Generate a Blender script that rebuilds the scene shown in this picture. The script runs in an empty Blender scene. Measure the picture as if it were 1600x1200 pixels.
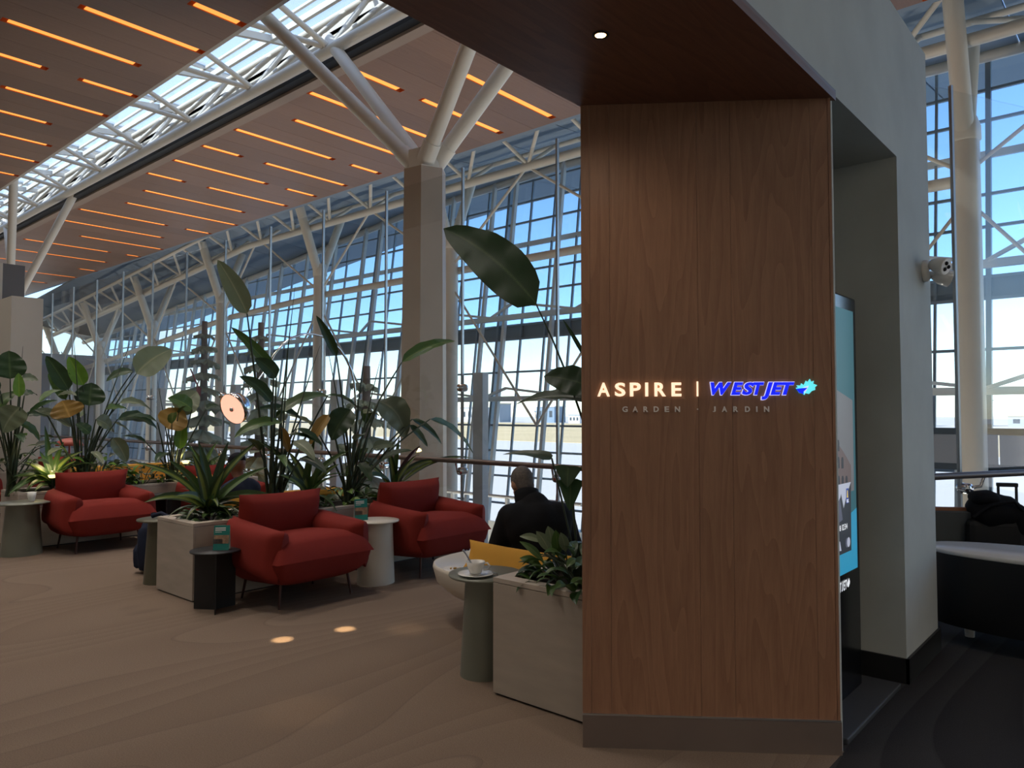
import bpy, bmesh, math, random
from mathutils import Vector, Matrix, noise
R = math.radians
random.seed(7)
scene = bpy.context.scene
col = scene.collection

# ------------------------------------------------------------------ camera, world, sun, exposure
F, YAW, PITCH, EYE = 1155.0, R(41.1), math.atan(45 / 1155.0), 1.55
cam_d = bpy.data.cameras.new('camera'); cam_d.sensor_fit = 'HORIZONTAL'; cam_d.sensor_width = 36.0
cam_d.lens = 36.0 * F / 1600.0; cam_d.clip_end = 3000; cam_d.clip_start = 0.05
cam = bpy.data.objects.new('camera', cam_d); col.objects.link(cam)
cam.location = (0, 0, EYE); cam.rotation_euler = (R(90) + PITCH, 0, YAW)
scene.camera = cam

world = bpy.data.worlds.new('World'); scene.world = world; world.use_nodes = True
wn = world.node_tree.nodes; wl = world.node_tree.links
sky = wn.new('ShaderNodeTexSky'); sky.sky_type = 'NISHITA'; sky.sun_disc = False
sky.sun_elevation = R(38); sky.sun_rotation = R(200); sky.altitude = 1000; sky.air_density = 1.0; sky.dust_density = 0.5; sky.ozone_density = 3.0
bg = wn['Background']; bg.inputs['Strength'].default_value = 0.27
wl.new(sky.outputs[0], bg.inputs['Color'])

sun_d = bpy.data.lights.new('sun', 'SUN'); sun_d.energy = 7.0; sun_d.angle = R(0.6); sun_d.color = (1.0, 0.95, 0.87)
sun = bpy.data.objects.new('sun', sun_d); col.objects.link(sun)
sun.rotation_euler = (R(52), 0, R(-20))          # comes from behind the hall, over the roof, towards the windows

vs = scene.view_settings
vs.view_transform = 'Standard'; vs.look = 'None'; vs.gamma = 1.0; vs.exposure = 0.28; vs.use_curve_mapping = False

# ------------------------------------------------------------------ helpers
def sr(r, g, b):
    f = lambda c: (c / 255 / 12.92) if c <= 10 else ((c / 255 + 0.055) / 1.055) ** 2.4
    return (f(r), f(g), f(b), 1.0)

def ray(px, py):
    x = (px - 800) / F; y = (600 - py) / F
    f = math.cos(PITCH) - y * math.sin(PITCH); z = y * math.cos(PITCH) + math.sin(PITCH)
    return Vector((x * math.cos(YAW) - f * math.sin(YAW), x * math.sin(YAW) + f * math.cos(YAW), z))
def at_x(px, py, X):
    r = ray(px, py); t = X / r.x; return Vector((X, r.y * t, EYE + r.z * t))
def at_y(px, py, Y):
    r = ray(px, py); t = Y / r.y; return Vector((r.x * t, Y, EYE + r.z * t))

class MB:
    """collects shapes; build() links them as one mesh object"""
    def __init__(s): s.v = []; s.f = []; s.sm = []; s.uv = None
    def add(s, vs_, fs, smooth=False):
        o = len(s.v); s.v += [Vector(p) for p in vs_]
        for f in fs: s.f.append([i + o for i in f]); s.sm.append(smooth)
        return s
    def box(s, x0, x1, y0, y1, z0, z1, bev=0.0):
        if bev <= 0:
            v = [(x, y, z) for z in (z0, z1) for y in (y0, y1) for x in (x0, x1)]
            return s.add(v, [(0, 2, 3, 1), (4, 5, 7, 6), (0, 1, 5, 4), (2, 6, 7, 3), (0, 4, 6, 2), (1, 3, 7, 5)])
        bm = bmesh.new(); bmesh.ops.create_cube(bm, size=1)
        bmesh.ops.scale(bm, vec=(x1 - x0, y1 - y0, z1 - z0), verts=bm.verts)
        bmesh.ops.translate(bm, vec=((x0 + x1) / 2, (y0 + y1) / 2, (z0 + z1) / 2), verts=bm.verts)
        bmesh.ops.bevel(bm, geom=list(bm.edges), offset=bev, segments=2, affect='EDGES', profile=0.5)
        return s.bm(bm)
    def bm(s, bm, smooth=False, M=None):
        bm.verts.ensure_lookup_table()
        for i, w in enumerate(bm.verts): w.index = i
        s.add([(M @ w.co if M else w.co.copy()) for w in bm.verts], [[w.index for w in f.verts] for f in bm.faces], smooth)
        bm.free(); return s
    def prism(s, poly, z0, z1):
        n = len(poly)
        v = [(x, y, z0) for x, y in poly] + [(x, y, z1) for x, y in poly]
        return s.add(v, [list(range(n))[::-1], list(range(n, 2 * n))] + [(i, (i + 1) % n, (i + 1) % n + n, i + n) for i in range(n)])
    def bar(s, a, b, w, h):
        a, b = Vector(a), Vector(b); d = (b - a).normalized()
        up = Vector((0, 0, 1)) if abs(d.z) < 0.9 else Vector((0, 1, 0))
        sx = d.cross(up).normalized() * w / 2; sy = sx.cross(d).normalized() * h / 2
        v = [p + i * sx + j * sy for p in (a, b) for i, j in ((-1, -1), (1, -1), (1, 1), (-1, 1))]
        return s.add(v, [(3, 2, 1, 0), (4, 5, 6, 7)] + [(i, (i + 1) % 4, (i + 1) % 4 + 4, i + 4) for i in range(4)])
    def tube(s, pts, r, n=10, cap=True):
        pts = [Vector(p) for p in pts]; m = len(pts)
        rr = r if isinstance(r, (list, tuple)) else [r] * m
        v = []; prev = None
        for i, p in enumerate(pts):
            d = (pts[min(i + 1, m - 1)] - pts[max(i - 1, 0)]).normalized()
            if prev is None:
                up = Vector((0, 0, 1)) if abs(d.z) < 0.9 else Vector((1, 0, 0)); a = d.cross(up).normalized()
            else: a = (prev - d * prev.dot(d)).normalized()
            prev = a; b = d.cross(a)
            v += [p + (a * math.cos(2 * math.pi * k / n) + b * math.sin(2 * math.pi * k / n)) * rr[i] for k in range(n)]
        f = [(i * n + k, i * n + (k + 1) % n, (i + 1) * n + (k + 1) % n, (i + 1) * n + k) for i in range(m - 1) for k in range(n)]
        s.add(v, f, True)
        if cap: s.add(v[:n], [list(range(n))[::-1]]); s.add(v[-n:], [list(range(n))])
        return s
    def lathe(s, prof, n=32, sx=1, sy=1, M=None, smooth=True, power=2.0):
        v = []
        for r, z in prof:
            for k in range(n):
                a = 2 * math.pi * k / n; c, sn = math.cos(a), math.sin(a)
                if power != 2.0:
                    c = math.copysign(abs(c) ** (2 / power), c); sn = math.copysign(abs(sn) ** (2 / power), sn)
                p = Vector((r * c * sx, r * sn * sy, z)); v.append(M @ p if M else p)
        m = len(prof)
        f = [(i * n + k, i * n + (k + 1) % n, (i + 1) * n + (k + 1) % n, (i + 1) * n + k) for i in range(m - 1) for k in range(n)]
        s.add(v, f, smooth)
        if prof[0][0] > 1e-4: s.add(v[:n], [list(range(n))[::-1]])
        if prof[-1][0] > 1e-4: s.add(v[-n:], [list(range(n))])
        return s
    def grid(s, fn, nu, nv, smooth=True, closed_u=False):
        v = [fn(i / nu, j / nv) for j in range(nv + 1) for i in range(nu + 1)]
        w = nu + 1
        return s.add(v, [(j * w + i, j * w + i + 1, (j + 1) * w + i + 1, (j + 1) * w + i) for j in range(nv) for i in range(nu)], smooth)
    def ball(s, c, r, n=16, m=10, M=None):
        rx, ry, rz = r if isinstance(r, (tuple, list)) else (r, r, r)
        prof = []
        v = []
        for j in range(m + 1):
            t = math.pi * j / m
            for k in range(n):
                a = 2 * math.pi * k / n
                p = Vector((rx * math.sin(t) * math.cos(a), ry * math.sin(t) * math.sin(a), -rz * math.cos(t)))
                if M: p = M @ p
                v.append(p + Vector(c))
        return s.add(v, [(j * n + k, j * n + (k + 1) % n, (j + 1) * n + (k + 1) % n, (j + 1) * n + k) for j in range(m) for k in range(n)], True)
    def xf(s, M):
        s.v = [M @ p for p in s.v]; return s
    def mesh(s, name, mat):
        me = bpy.data.meshes.new(name)
        me.from_pydata([tuple(p) for p in s.v], [], s.f)
        me.polygons.foreach_set('use_smooth', s.sm)
        if s.uv:
            ul = me.uv_layers.new(name='UVMap')
            for l in me.loops: ul.data[l.index].uv = s.uv[l.vertex_index]
        if mat: me.materials.append(mat)
        me.update(); return me
    def build(s, name, mat, parent=None, loc=None):
        if loc is not None:
            L = Vector(loc); s.v = [p - L for p in s.v]
        o = bpy.data.objects.new(name, s.mesh(name, mat)); col.objects.link(o)
        if loc is not None: o.location = loc
        if parent: o.parent = parent
        return o

def tag(o, label, cat=None, group=None, kind=None):
    if label: o['label'] = label
    if cat: o['category'] = cat
    if group: o['group'] = group
    if kind: o['kind'] = kind
    return o
def thing(name, label, cat, loc=(0, 0, 0), rz=0.0, group=None):
    o = bpy.data.objects.new(name, None); col.objects.link(o); o.empty_display_size = 0.1
    o.location = loc; o.rotation_euler = (0, 0, rz)
    return tag(o, label, cat, group)
def struct(mb, name, mat, parent=None):
    o = mb.build(name, mat, parent)
    if parent is None: o['kind'] = 'structure'
    return o
def inst(me, name, parent, loc=(0, 0, 0), rot=(0, 0, 0), sc=(1, 1, 1)):
    o = bpy.data.objects.new(name, me); col.objects.link(o)
    o.parent = parent; o.location = loc; o.rotation_euler = rot; o.scale = sc
    return o
def copy_tree(src, parent=None):
    c = src.copy(); col.objects.link(c); c.parent = parent
    for ch in list(src.children): copy_tree(ch, c)
    return c
def place(src, loc, rz, label, group=None):
    c = copy_tree(src); c.location = loc; c.rotation_euler = (0, 0, rz); c['label'] = label
    if group: c['group'] = group
    return c
_tmp = bpy.data.scenes.new('tmp_eval')
def evaluated(o):
    """final mesh of an object, worked out in an empty side scene so that it stays quick"""
    if o.name in col.objects: col.objects.unlink(o)
    _tmp.collection.objects.link(o)
    with bpy.context.temp_override(scene=_tmp, view_layer=_tmp.view_layers[0]):
        dg = bpy.context.evaluated_depsgraph_get(); dg.update()
        me = bpy.data.meshes.new_from_object(o.evaluated_get(dg), depsgraph=dg)
    _tmp.collection.objects.unlink(o)
    return me

# ------------------------------------------------------------------ materials
def new_mat(name):
    m = bpy.data.materials.new(name); m.use_nodes = True
    return m, m.node_tree.nodes, m.node_tree.links, m.node_tree.nodes['Principled BSDF']
def plain(name, c, rough=0.6, metal=0.0, var=0.0, scale=8.0, bump=0.0, bscale=60.0, spec=0.5, emit=None, estr=0.0, aniso=(1, 1, 1), rnd=0.0):
    m, n, l, b = new_mat(name)
    b.inputs['Base Color'].default_value = c; b.inputs['Roughness'].default_value = rough; b.inputs['Metallic'].default_value = metal
    b.inputs['Specular IOR Level'].default_value = spec
    tc = None
    if var or bump:
        tc = n.new('ShaderNodeTexCoord'); mp = n.new('ShaderNodeMapping'); mp.inputs['Scale'].default_value = aniso
        l.new(tc.outputs['Object'], mp.inputs[0])
    src = None
    if var:
        t = n.new('ShaderNodeTexNoise'); t.inputs['Scale'].default_value = scale; t.inputs['Detail'].default_value = 5
        l.new(mp.outputs[0], t.inputs['Vector'])
        mr = n.new('ShaderNodeMapRange'); mr.inputs['From Min'].default_value = .25; mr.inputs['From Max'].default_value = .75
        mr.inputs['To Min'].default_value = 1 - var; mr.inputs['To Max'].default_value = 1 + var
        l.new(t.outputs['Fac'], mr.inputs[0]); src = mr.outputs[0]
    if rnd:
        oi = n.new('ShaderNodeObjectInfo'); mr2 = n.new('ShaderNodeMapRange')
        mr2.inputs['To Min'].default_value = 1 - rnd; mr2.inputs['To Max'].default_value = 1 + rnd
        l.new(oi.outputs['Random'], mr2.inputs[0])
        if src:
            mu = n.new('ShaderNodeMath'); mu.operation = 'MULTIPLY'; l.new(src, mu.inputs[0]); l.new(mr2.outputs[0], mu.inputs[1]); src = mu.outputs[0]
        else: src = mr2.outputs[0]
    if src:
        h = n.new('ShaderNodeVectorMath'); h.operation = 'SCALE'; h.inputs[0].default_value = c[:3]
        l.new(src, h.inputs['Scale']); l.new(h.outputs[0], b.inputs['Base Color'])
    if bump:
        t2 = n.new('ShaderNodeTexNoise'); t2.inputs['Scale'].default_value = bscale; t2.inputs['Detail'].default_value = 4
        l.new(mp.outputs[0], t2.inputs['Vector'])
        bp = n.new('ShaderNodeBump'); bp.inputs['Strength'].default_value = bump; bp.inputs['Distance'].default_value = 0.01
        l.new(t2.outputs['Fac'], bp.inputs['Height']); l.new(bp.outputs[0], b.inputs['Normal'])
    if emit:
        b.inputs['Emission Color'].default_value = emit; b.inputs['Emission Strength'].default_value = estr
    return m
def wood(name, c1, c2, axis='Z', scale=22.0, stretch=0.05, rough=0.45, rnd=0.12, dist=3.0):
    m, n, l, b = new_mat(name); b.inputs['Roughness'].default_value = rough
    tc = n.new('ShaderNodeTexCoord'); oi = n.new('ShaderNodeObjectInfo')
    mp = n.new('ShaderNodeMapping')
    sc = {'X': (stretch, 1, 1), 'Y': (1, stretch, 1), 'Z': (1, 1, stretch)}[axis]
    mp.inputs['Scale'].default_value = sc
    l.new(tc.outputs['Object'], mp.inputs['Vector'])
    ad = n.new('ShaderNodeVectorMath'); ad.operation = 'ADD'
    sm = n.new('ShaderNodeVectorMath'); sm.operation = 'SCALE'; sm.inputs[0].default_value = (17.0, 9.0, 5.0)
    l.new(oi.outputs['Random'], sm.inputs['Scale']); l.new(mp.outputs[0], ad.inputs[0]); l.new(sm.outputs[0], ad.inputs[1])
    no = n.new('ShaderNodeTexNoise'); no.inputs['Scale'].default_value = 5.0; no.inputs['Detail'].default_value = 1.5
    l.new(ad.outputs[0], no.inputs['Vector'])
    ms = n.new('ShaderNodeMath'); ms.operation = 'MULTIPLY'; ms.inputs[1].default_value = scale
    l.new(no.outputs['Fac'], ms.inputs[0])
    fr = n.new('ShaderNodeMath'); fr.operation = 'FRACT'; l.new(ms.outputs[0], fr.inputs[0])
    fine = n.new('ShaderNodeTexNoise'); fine.inputs['Scale'].default_value = 60.0; fine.inputs['Detail'].default_value = 5; fine.inputs['Roughness'].default_value = .7
    l.new(ad.outputs[0], fine.inputs['Vector'])
    mx = n.new('ShaderNodeMath'); mx.operation = 'MULTIPLY_ADD'; mx.inputs[1].default_value = 0.28
    l.new(fr.outputs[0], mx.inputs[0])
    f2 = n.new('ShaderNodeMath'); f2.operation = 'MULTIPLY'; f2.inputs[1].default_value = 0.85; l.new(fine.outputs['Fac'], f2.inputs[0])
    l.new(f2.outputs[0], mx.inputs[2])
    rp = n.new('ShaderNodeValToRGB'); rp.color_ramp.elements[0].color = c1; rp.color_ramp.elements[1].color = c2
    rp.color_ramp.elements[0].position = 0.15; rp.color_ramp.elements[1].position = 0.85
    l.new(mx.outputs[0], rp.inputs[0])
    mr = n.new('ShaderNodeMapRange'); mr.inputs['To Min'].default_value = 1 - rnd; mr.inputs['To Max'].default_value = 1 + rnd
    l.new(oi.outputs['Random'], mr.inputs[0])
    vm = n.new('ShaderNodeVectorMath'); vm.operation = 'SCALE'
    l.new(rp.outputs[0], vm.inputs[0]); l.new(mr.outputs[0], vm.inputs['Scale']); l.new(vm.outputs[0], b.inputs['Base Color'])
    bp = n.new('ShaderNodeBump'); bp.inputs['Strength'].default_value = 0.12; bp.inputs['Distance'].default_value = 0.003
    l.new(mx.outputs[0], bp.inputs['Height']); l.new(bp.outputs[0], b.inputs['Normal'])
    return m
def glass(name, tint, refl=0.06, rough=0.0, haze=0.0):
    m, n, l, b = new_mat(name); out = n['Material Output']
    tr = n.new('ShaderNodeBsdfTransparent'); tr.inputs[0].default_value = tint
    gl = n.new('ShaderNodeBsdfGlossy'); gl.inputs['Roughness'].default_value = rough; gl.inputs[0].default_value = (1, 1, 1, 1)
    mx = n.new('ShaderNodeMixShader')
    lw = n.new('ShaderNodeLayerWeight'); lw.inputs[0].default_value = 0.5
    pw = n.new('ShaderNodeMath'); pw.operation = 'POWER'; pw.inputs[1].default_value = 5.0; l.new(lw.outputs['Facing'], pw.inputs[0])
    mm = n.new('ShaderNodeMath'); mm.operation = 'MULTIPLY_ADD'; mm.inputs[1].default_value = 0.7; mm.inputs[2].default_value = refl; mm.use_clamp = True; l.new(pw.outputs[0], mm.inputs[0])
    l.new(mm.outputs[0], mx.inputs[0]); l.new(tr.outputs[0], mx.inputs[1]); l.new(gl.outputs[0], mx.inputs[2])
    last = mx.outputs[0]
    if haze:
        tl = n.new('ShaderNodeBsdfTranslucent'); tl.inputs[0].default_value = (0.9, 0.95, 1.0, 1)
        m2 = n.new('ShaderNodeMixShader'); m2.inputs[0].default_value = haze
        l.new(last, m2.inputs[1]); l.new(tl.outputs[0], m2.inputs[2]); last = m2.outputs[0]
    n.remove(b); l.new(last, out.inputs[0])
    return m
def emissive(name, c, s):
    m, n, l, b = new_mat(name)
    b.inputs['Base Color'].default_value = c; b.inputs['Emission Color'].default_value = c; b.inputs['Emission Strength'].default_value = s
    return m
def carpet(name, ca, cb, line=True):
    m, n, l, b = new_mat(name); b.inputs['Roughness'].default_value = 0.95; b.inputs['Specular IOR Level'].default_value = 0.1
    tc = n.new('ShaderNodeTexCoord'); mp = n.new('ShaderNodeMapping'); mp.inputs['Scale'].default_value = (1.0, 0.22, 1.0); mp.inputs['Rotation'].default_value = (0, 0, R(-14))
    l.new(tc.outputs['Object'], mp.inputs[0])
    no = n.new('ShaderNodeTexNoise'); no.inputs['Scale'].default_value = 0.7; no.inputs['Detail'].default_value = 1.0
    l.new(mp.outputs[0], no.inputs['Vector'])
    ms = n.new('ShaderNodeMath'); ms.operation = 'MULTIPLY'; ms.inputs[1].default_value = 19.0; l.new(no.outputs['Fac'], ms.inputs[0])
    fr = n.new('ShaderNodeMath'); fr.operation = 'FRACT'; l.new(ms.outputs[0], fr.inputs[0])
    rp = n.new('ShaderNodeValToRGB')
    e = rp.color_ramp.elements; e[0].color = ca; e[0].position = 0.05; e[1].color = cb; e[1].position = 1.0
    e2 = e.new(0.0); e2.color = tuple(c * 0.76 for c in ca[:3]) + (1,)
    l.new(fr.outputs[0], rp.inputs[0])
    fi = n.new('ShaderNodeTexNoise'); fi.inputs['Scale'].default_value = 170.0; fi.inputs['Detail'].default_value = 3
    l.new(tc.outputs['Object'], fi.inputs['Vector'])
    mr = n.new('ShaderNodeMapRange'); mr.inputs['To Min'].default_value = 0.55; mr.inputs['To Max'].default_value = 1.45; l.new(fi.outputs['Fac'], mr.inputs[0])
    vm = n.new('ShaderNodeVectorMath'); vm.operation = 'SCALE'; l.new(rp.outputs[0], vm.inputs[0]); l.new(mr.outputs[0], vm.inputs['Scale'])
    l.new(vm.outputs[0], b.inputs['Base Color'])
    bp = n.new('ShaderNodeBump'); bp.inputs['Strength'].default_value = 0.5; bp.inputs['Distance'].default_value = 0.006
    l.new(fi.outputs['Fac'], bp.inputs['Height']); l.new(bp.outputs[0], b.inputs['Normal'])
    return m
def leafmat(name, c, vein, stripe=None, rough=0.38):
    m, n, l, b = new_mat(name); b.inputs['Roughness'].default_value = rough
    uv = n.new('ShaderNodeUVMap'); sp = n.new('ShaderNodeSeparateXYZ'); l.new(uv.outputs[0], sp.inputs[0])
    ab = n.new('ShaderNodeMath'); ab.operation = 'ABSOLUTE'; l.new(sp.outputs[0], ab.inputs[0])
    if stripe:
        src = ab.outputs[0]; rp = n.new('ShaderNodeValToRGB'); e = rp.color_ramp.elements
        e[0].position = 0.28; e[0].color = stripe; e[1].position = 0.5; e[1].color = c
    else:
        s1 = n.new('ShaderNodeMath'); s1.operation = 'MULTIPLY_ADD'; s1.inputs[1].default_value = -0.55; l.new(ab.outputs[0], s1.inputs[0]); l.new(sp.outputs[1], s1.inputs[2])
        s2 = n.new('ShaderNodeMath'); s2.operation = 'MULTIPLY'; s2.inputs[1].default_value = 26.0; l.new(s1.outputs[0], s2.inputs[0])
        s3 = n.new('ShaderNodeMath'); s3.operation = 'FRACT'; l.new(s2.outputs[0], s3.inputs[0])
        mn = n.new('ShaderNodeMath'); mn.operation = 'MULTIPLY'; mn.inputs[1].default_value = 9.0; mn.use_clamp = True; l.new(ab.outputs[0], mn.inputs[0])
        s4 = n.new('ShaderNodeMath'); s4.operation = 'MULTIPLY_ADD'; s4.inputs[1].default_value = .45; s4.inputs[2].default_value = .0; l.new(s3.outputs[0], s4.inputs[0])
        s5 = n.new('ShaderNodeMath'); s5.operation = 'ADD'; l.new(s4.outputs[0], s5.inputs[0])
        s6 = n.new('ShaderNodeMath'); s6.operation = 'MULTIPLY'; s6.inputs[1].default_value = .55; l.new(mn.outputs[0], s6.inputs[0]); l.new(s6.outputs[0], s5.inputs[1])
        src = s5.outputs[0]; rp = n.new('ShaderNodeValToRGB'); e = rp.color_ramp.elements
        e[0].position = 0.0; e[0].color = vein; e[1].position = 0.75; e[1].color = c
    l.new(src, rp.inputs[0])
    oi = n.new('ShaderNodeObjectInfo'); mr = n.new('ShaderNodeMapRange'); mr.inputs['To Min'].default_value = .75; mr.inputs['To Max'].default_value = 1.25
    l.new(oi.outputs['Random'], mr.inputs[0]); vm = n.new('ShaderNodeVectorMath'); vm.operation = 'SCALE'
    l.new(rp.outputs[0], vm.inputs[0]); l.new(mr.outputs[0], vm.inputs['Scale']); l.new(vm.outputs[0], b.inputs['Base Color'])
    tl = n.new('ShaderNodeBsdfTranslucent'); l.new(vm.outputs[0], tl.inputs[0]); mx = n.new('ShaderNodeMixShader'); mx.inputs[0].default_value = 0.18
    l.new(b.outputs[0], mx.inputs[1]); l.new(tl.outputs[0], mx.inputs[2]); l.new(mx.outputs[0], n['Material Output'].inputs[0])
    return m

M = {}
M['carpet'] = carpet('beige_carpet', sr(128, 111, 97), sr(122, 105, 91))
M['carpet_dark'] = carpet('charcoal_carpet', sr(62, 60, 60), sr(48, 46, 47))
M['ceil_wood'] = wood('ceiling_wood', sr(136, 102, 80), sr(150, 116, 92), axis='Y', scale=10, stretch=0.06, rnd=0.10)
M['oak'] = wood('oak_veneer', sr(120, 84, 62), sr(156, 114, 88), axis='Z', scale=16, stretch=0.09, rnd=0.08)
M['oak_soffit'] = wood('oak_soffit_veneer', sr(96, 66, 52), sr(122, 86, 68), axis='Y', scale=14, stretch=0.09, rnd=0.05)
M['base_metal'] = plain('bronze_kick_plate', sr(120, 106, 98), 0.42, 0.35, var=.08, scale=2)
M['plaster'] = plain('grey_plaster', sr(184, 186, 180), 0.75, var=.10, scale=2.2, bump=.06, bscale=9)
M['plaster_white'] = plain('white_plaster', sr(205, 196, 182), 0.8, var=.03, scale=1.5)
M['black_base'] = plain('black_skirting', sr(28, 27, 27), 0.5)
M['steel_white'] = plain('white_painted_steel', sr(226, 218, 204), 0.45, var=.03, scale=1.5)
M['frame_grey'] = plain('grey_window_frame', sr(128, 140, 150), 0.45, 0.25)
M['frame_white'] = plain('white_window_post', sr(222, 224, 222), 0.5)
M['spandrel'] = plain('dark_spandrel', sr(62, 70, 78), 0.4)
M['blind'] = plain('grey_blind_band', sr(112, 122, 130), 0.5)
M['roof_panel'] = plain('blue_grey_roof_panel', sr(138, 152, 164), 0.6, rnd=.05)
M['roof_white'] = plain('cream_roof_panel', sr(226, 222, 206), 0.6)
M['concrete'] = plain('beige_column_cladding', sr(178, 160, 142), 0.55, var=.08, scale=1.3)
M['amber'] = emissive('amber_light', sr(255, 160, 72), 1.05)
M['trough'] = plain('trough_wood', sr(190, 104, 52), 0.6)
M['window_glass'] = glass('window_glass', (0.90, 0.96, 1.0, 1), 0.04)
M['solar_glass'] = glass('blue_solar_glass', (0.60, 0.80, 1.0, 1), 0.04)
M['screen_glass'] = glass('screen_glass', (0.95, 0.965, 0.965, 1), 0.05)
M['sky_glass'] = glass('skylight_glass', (0.85, 0.93, 1.0, 1), 0.03, haze=0.15)
M['chrome'] = plain('polished_chrome', (0.75, 0.76, 0.78, 1), 0.12, 1.0)
M['steel'] = plain('brushed_steel', sr(176, 178, 180), 0.35, 0.9)
M['rail_wood'] = plain('bronze_handrail', sr(118, 104, 98), 0.35, 0.6)
M['red'] = plain('terracotta_red_fabric', sr(130, 41, 33), 0.85, var=.06, scale=5, bump=.25, bscale=320, spec=.25)
M['mustard'] = plain('mustard_fabric', sr(200, 148, 62), 0.9, var=.06, scale=6, bump=.2, bscale=300, spec=.2)
M['leg_brown'] = plain('brown_metal_leg', sr(70, 44, 40), 0.4, 0.5)
M['planter'] = plain('whitewashed_laminate', sr(172, 160, 146), 0.6, var=.10, scale=6, aniso=(.5, .5, 2.2), rnd=.0)
M['planter_lid'] = plain('pale_laminate_rim', sr(186, 174, 160), 0.5, var=.05, scale=5)
M['soil'] = plain('dark_soil', sr(44, 36, 30), 0.95, var=.3, scale=30, bump=.8, bscale=50)
M['sage'] = plain('sage_grey_metal', sr(120, 122, 110), 0.4, 0.15)
M['sage_dark'] = plain('olive_grey_metal', sr(92, 90, 74), 0.4, 0.15)
M['cream'] = plain('cream_lacquer', sr(212, 204, 190), 0.4)
M['black_metal'] = plain('black_powder_coat', sr(26, 26, 28), 0.5)
M['ceramic'] = plain('white_ceramic', sr(235, 232, 226), 0.2)
M['leaf_dark'] = leafmat('dark_green_leaf', sr(40, 66, 34), sr(84, 104, 62))
M['leaf_mid'] = leafmat('mid_green_leaf', sr(64, 92, 42), sr(120, 136, 76))
M['leaf_bright'] = leafmat('bright_green_leaf', sr(92, 132, 38), sr(140, 168, 70))
M['leaf_pale'] = leafmat('pale_sage_leaf', sr(106, 116, 88), sr(158, 160, 128))
M['leaf_gold'] = leafmat('golden_leaf', sr(142, 110, 50), sr(188, 150, 84))  # leaf colour itself is gold, with paler veins
M['leaf_maroon'] = leafmat('maroon_leaf', sr(60, 26, 30), sr(90, 40, 42))
M['corn'] = leafmat('striped_corn_leaf', sr(44, 66, 34), None, stripe=sr(116, 130, 60))
M['stem'] = plain('green_stem', sr(46, 58, 34), 0.5)
M['skin'] = plain('skin', sr(176, 130, 104), 0.55)
M['skin_dark'] = plain('brown_skin', sr(128, 84, 64), 0.55)
M['hair_grey'] = plain('grey_hair', sr(96, 88, 82), 0.7, var=.3, scale=60, bump=.5, bscale=200)
M['coat'] = plain('black_coat', sr(20, 20, 23), 0.85, bump=.2, bscale=200, spec=.2)
M['navy'] = plain('navy_cloth', sr(36, 42, 60), 0.85, spec=.2)
M['cap'] = plain('navy_cap', sr(26, 26, 36), 0.8, spec=.2)
M['fabric_grey'] = plain('grey_upholstery', sr(86, 88, 88), 0.9, spec=.2)
M['ply'] = plain('walnut_ply', sr(150, 98, 68), 0.45)
M['bark'] = plain('grey_brown_bark', sr(122, 106, 98), 0.9, var=.15, scale=6)
M['sculpt'] = plain('sage_bough', sr(150, 160, 140), 0.8, var=.25, scale=4)
# ------------------------------------------------------------------ the setting: floors
XW0, XW1 = -2.05, -1.12                      # the two faces of the thick portal wall
PA, PB = Vector((-2.05, 2.85, 0)), Vector((-1.12, 3.55, 0))    # slanted oak end of the wall
struct(MB().prism([(-54, -7), (XW1, -7), (XW1, 3.6), (XW0, 3.62), (XW0, 6.0), (-54, 6.0)], -0.35, 0.0), 'floor', M['carpet'])
struct(MB().prism([(XW1, -7), (9, -7), (9, 12.6), (1.45, 12.6), (XW0, 5.95), (XW0, 3.62), (XW1, 3.6)], -0.35, 0.0), 'floor_lounge', M['carpet_dark'])
struct(MB().box(-60, 9, 6.0, 17.6, -5.4, -5.2), 'floor_atrium', plain('pale_terrazzo', sr(190, 188, 182), 0.4))
struct(MB().box(-54, 9, -7.3, -7.0, 0, 9.2), 'wall_back', M['plaster_white'])
struct(MB().box(8.8, 9, -7, 12.6, 0, 9.2), 'wall_right', M['plaster'])
struct(MB().box(-54, 9, 5.9, 6.0, -5.2, -0.35), 'wall_slab_edge', M['plaster_white'])

# ------------------------------------------------------------------ portal wall
w = MB().box(XW0, XW1, -7, 5.53, 3.06, 3.97)
w.box(XW0, XW1, 4.73, 5.53, 0, 3.06)
w.box(XW0, XW0 + .08, 3.6, 4.73, 0, 3.06)
w.prism([(XW0, 2.90), (XW1 - .006, 3.585), (XW1 - .006, 3.60), (XW0, 3.60)], 0, 3.06)
w.box(XW0, XW1, -7, -2.2, 0, 3.06)
struct(w, 'wall_portal', M['plaster'])
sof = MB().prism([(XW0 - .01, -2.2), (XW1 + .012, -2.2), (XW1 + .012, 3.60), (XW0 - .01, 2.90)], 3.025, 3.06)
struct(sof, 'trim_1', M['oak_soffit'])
struct(MB().box(XW1 + .001, XW1 + .012, -2.2, 3.6, 3.06, 3.075), 'trim_2', M['base_metal'])
bb = MB().box(XW0, XW1 + .015, 4.715, 4.73, 0, .14).box(XW1, XW1 + .015, 4.715, 5.545, 0, .14).box(XW0, XW1 + .015, 5.53, 5.545, 0, .14)
struct(bb, 'baseboard_portal', M['black_base'])

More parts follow.
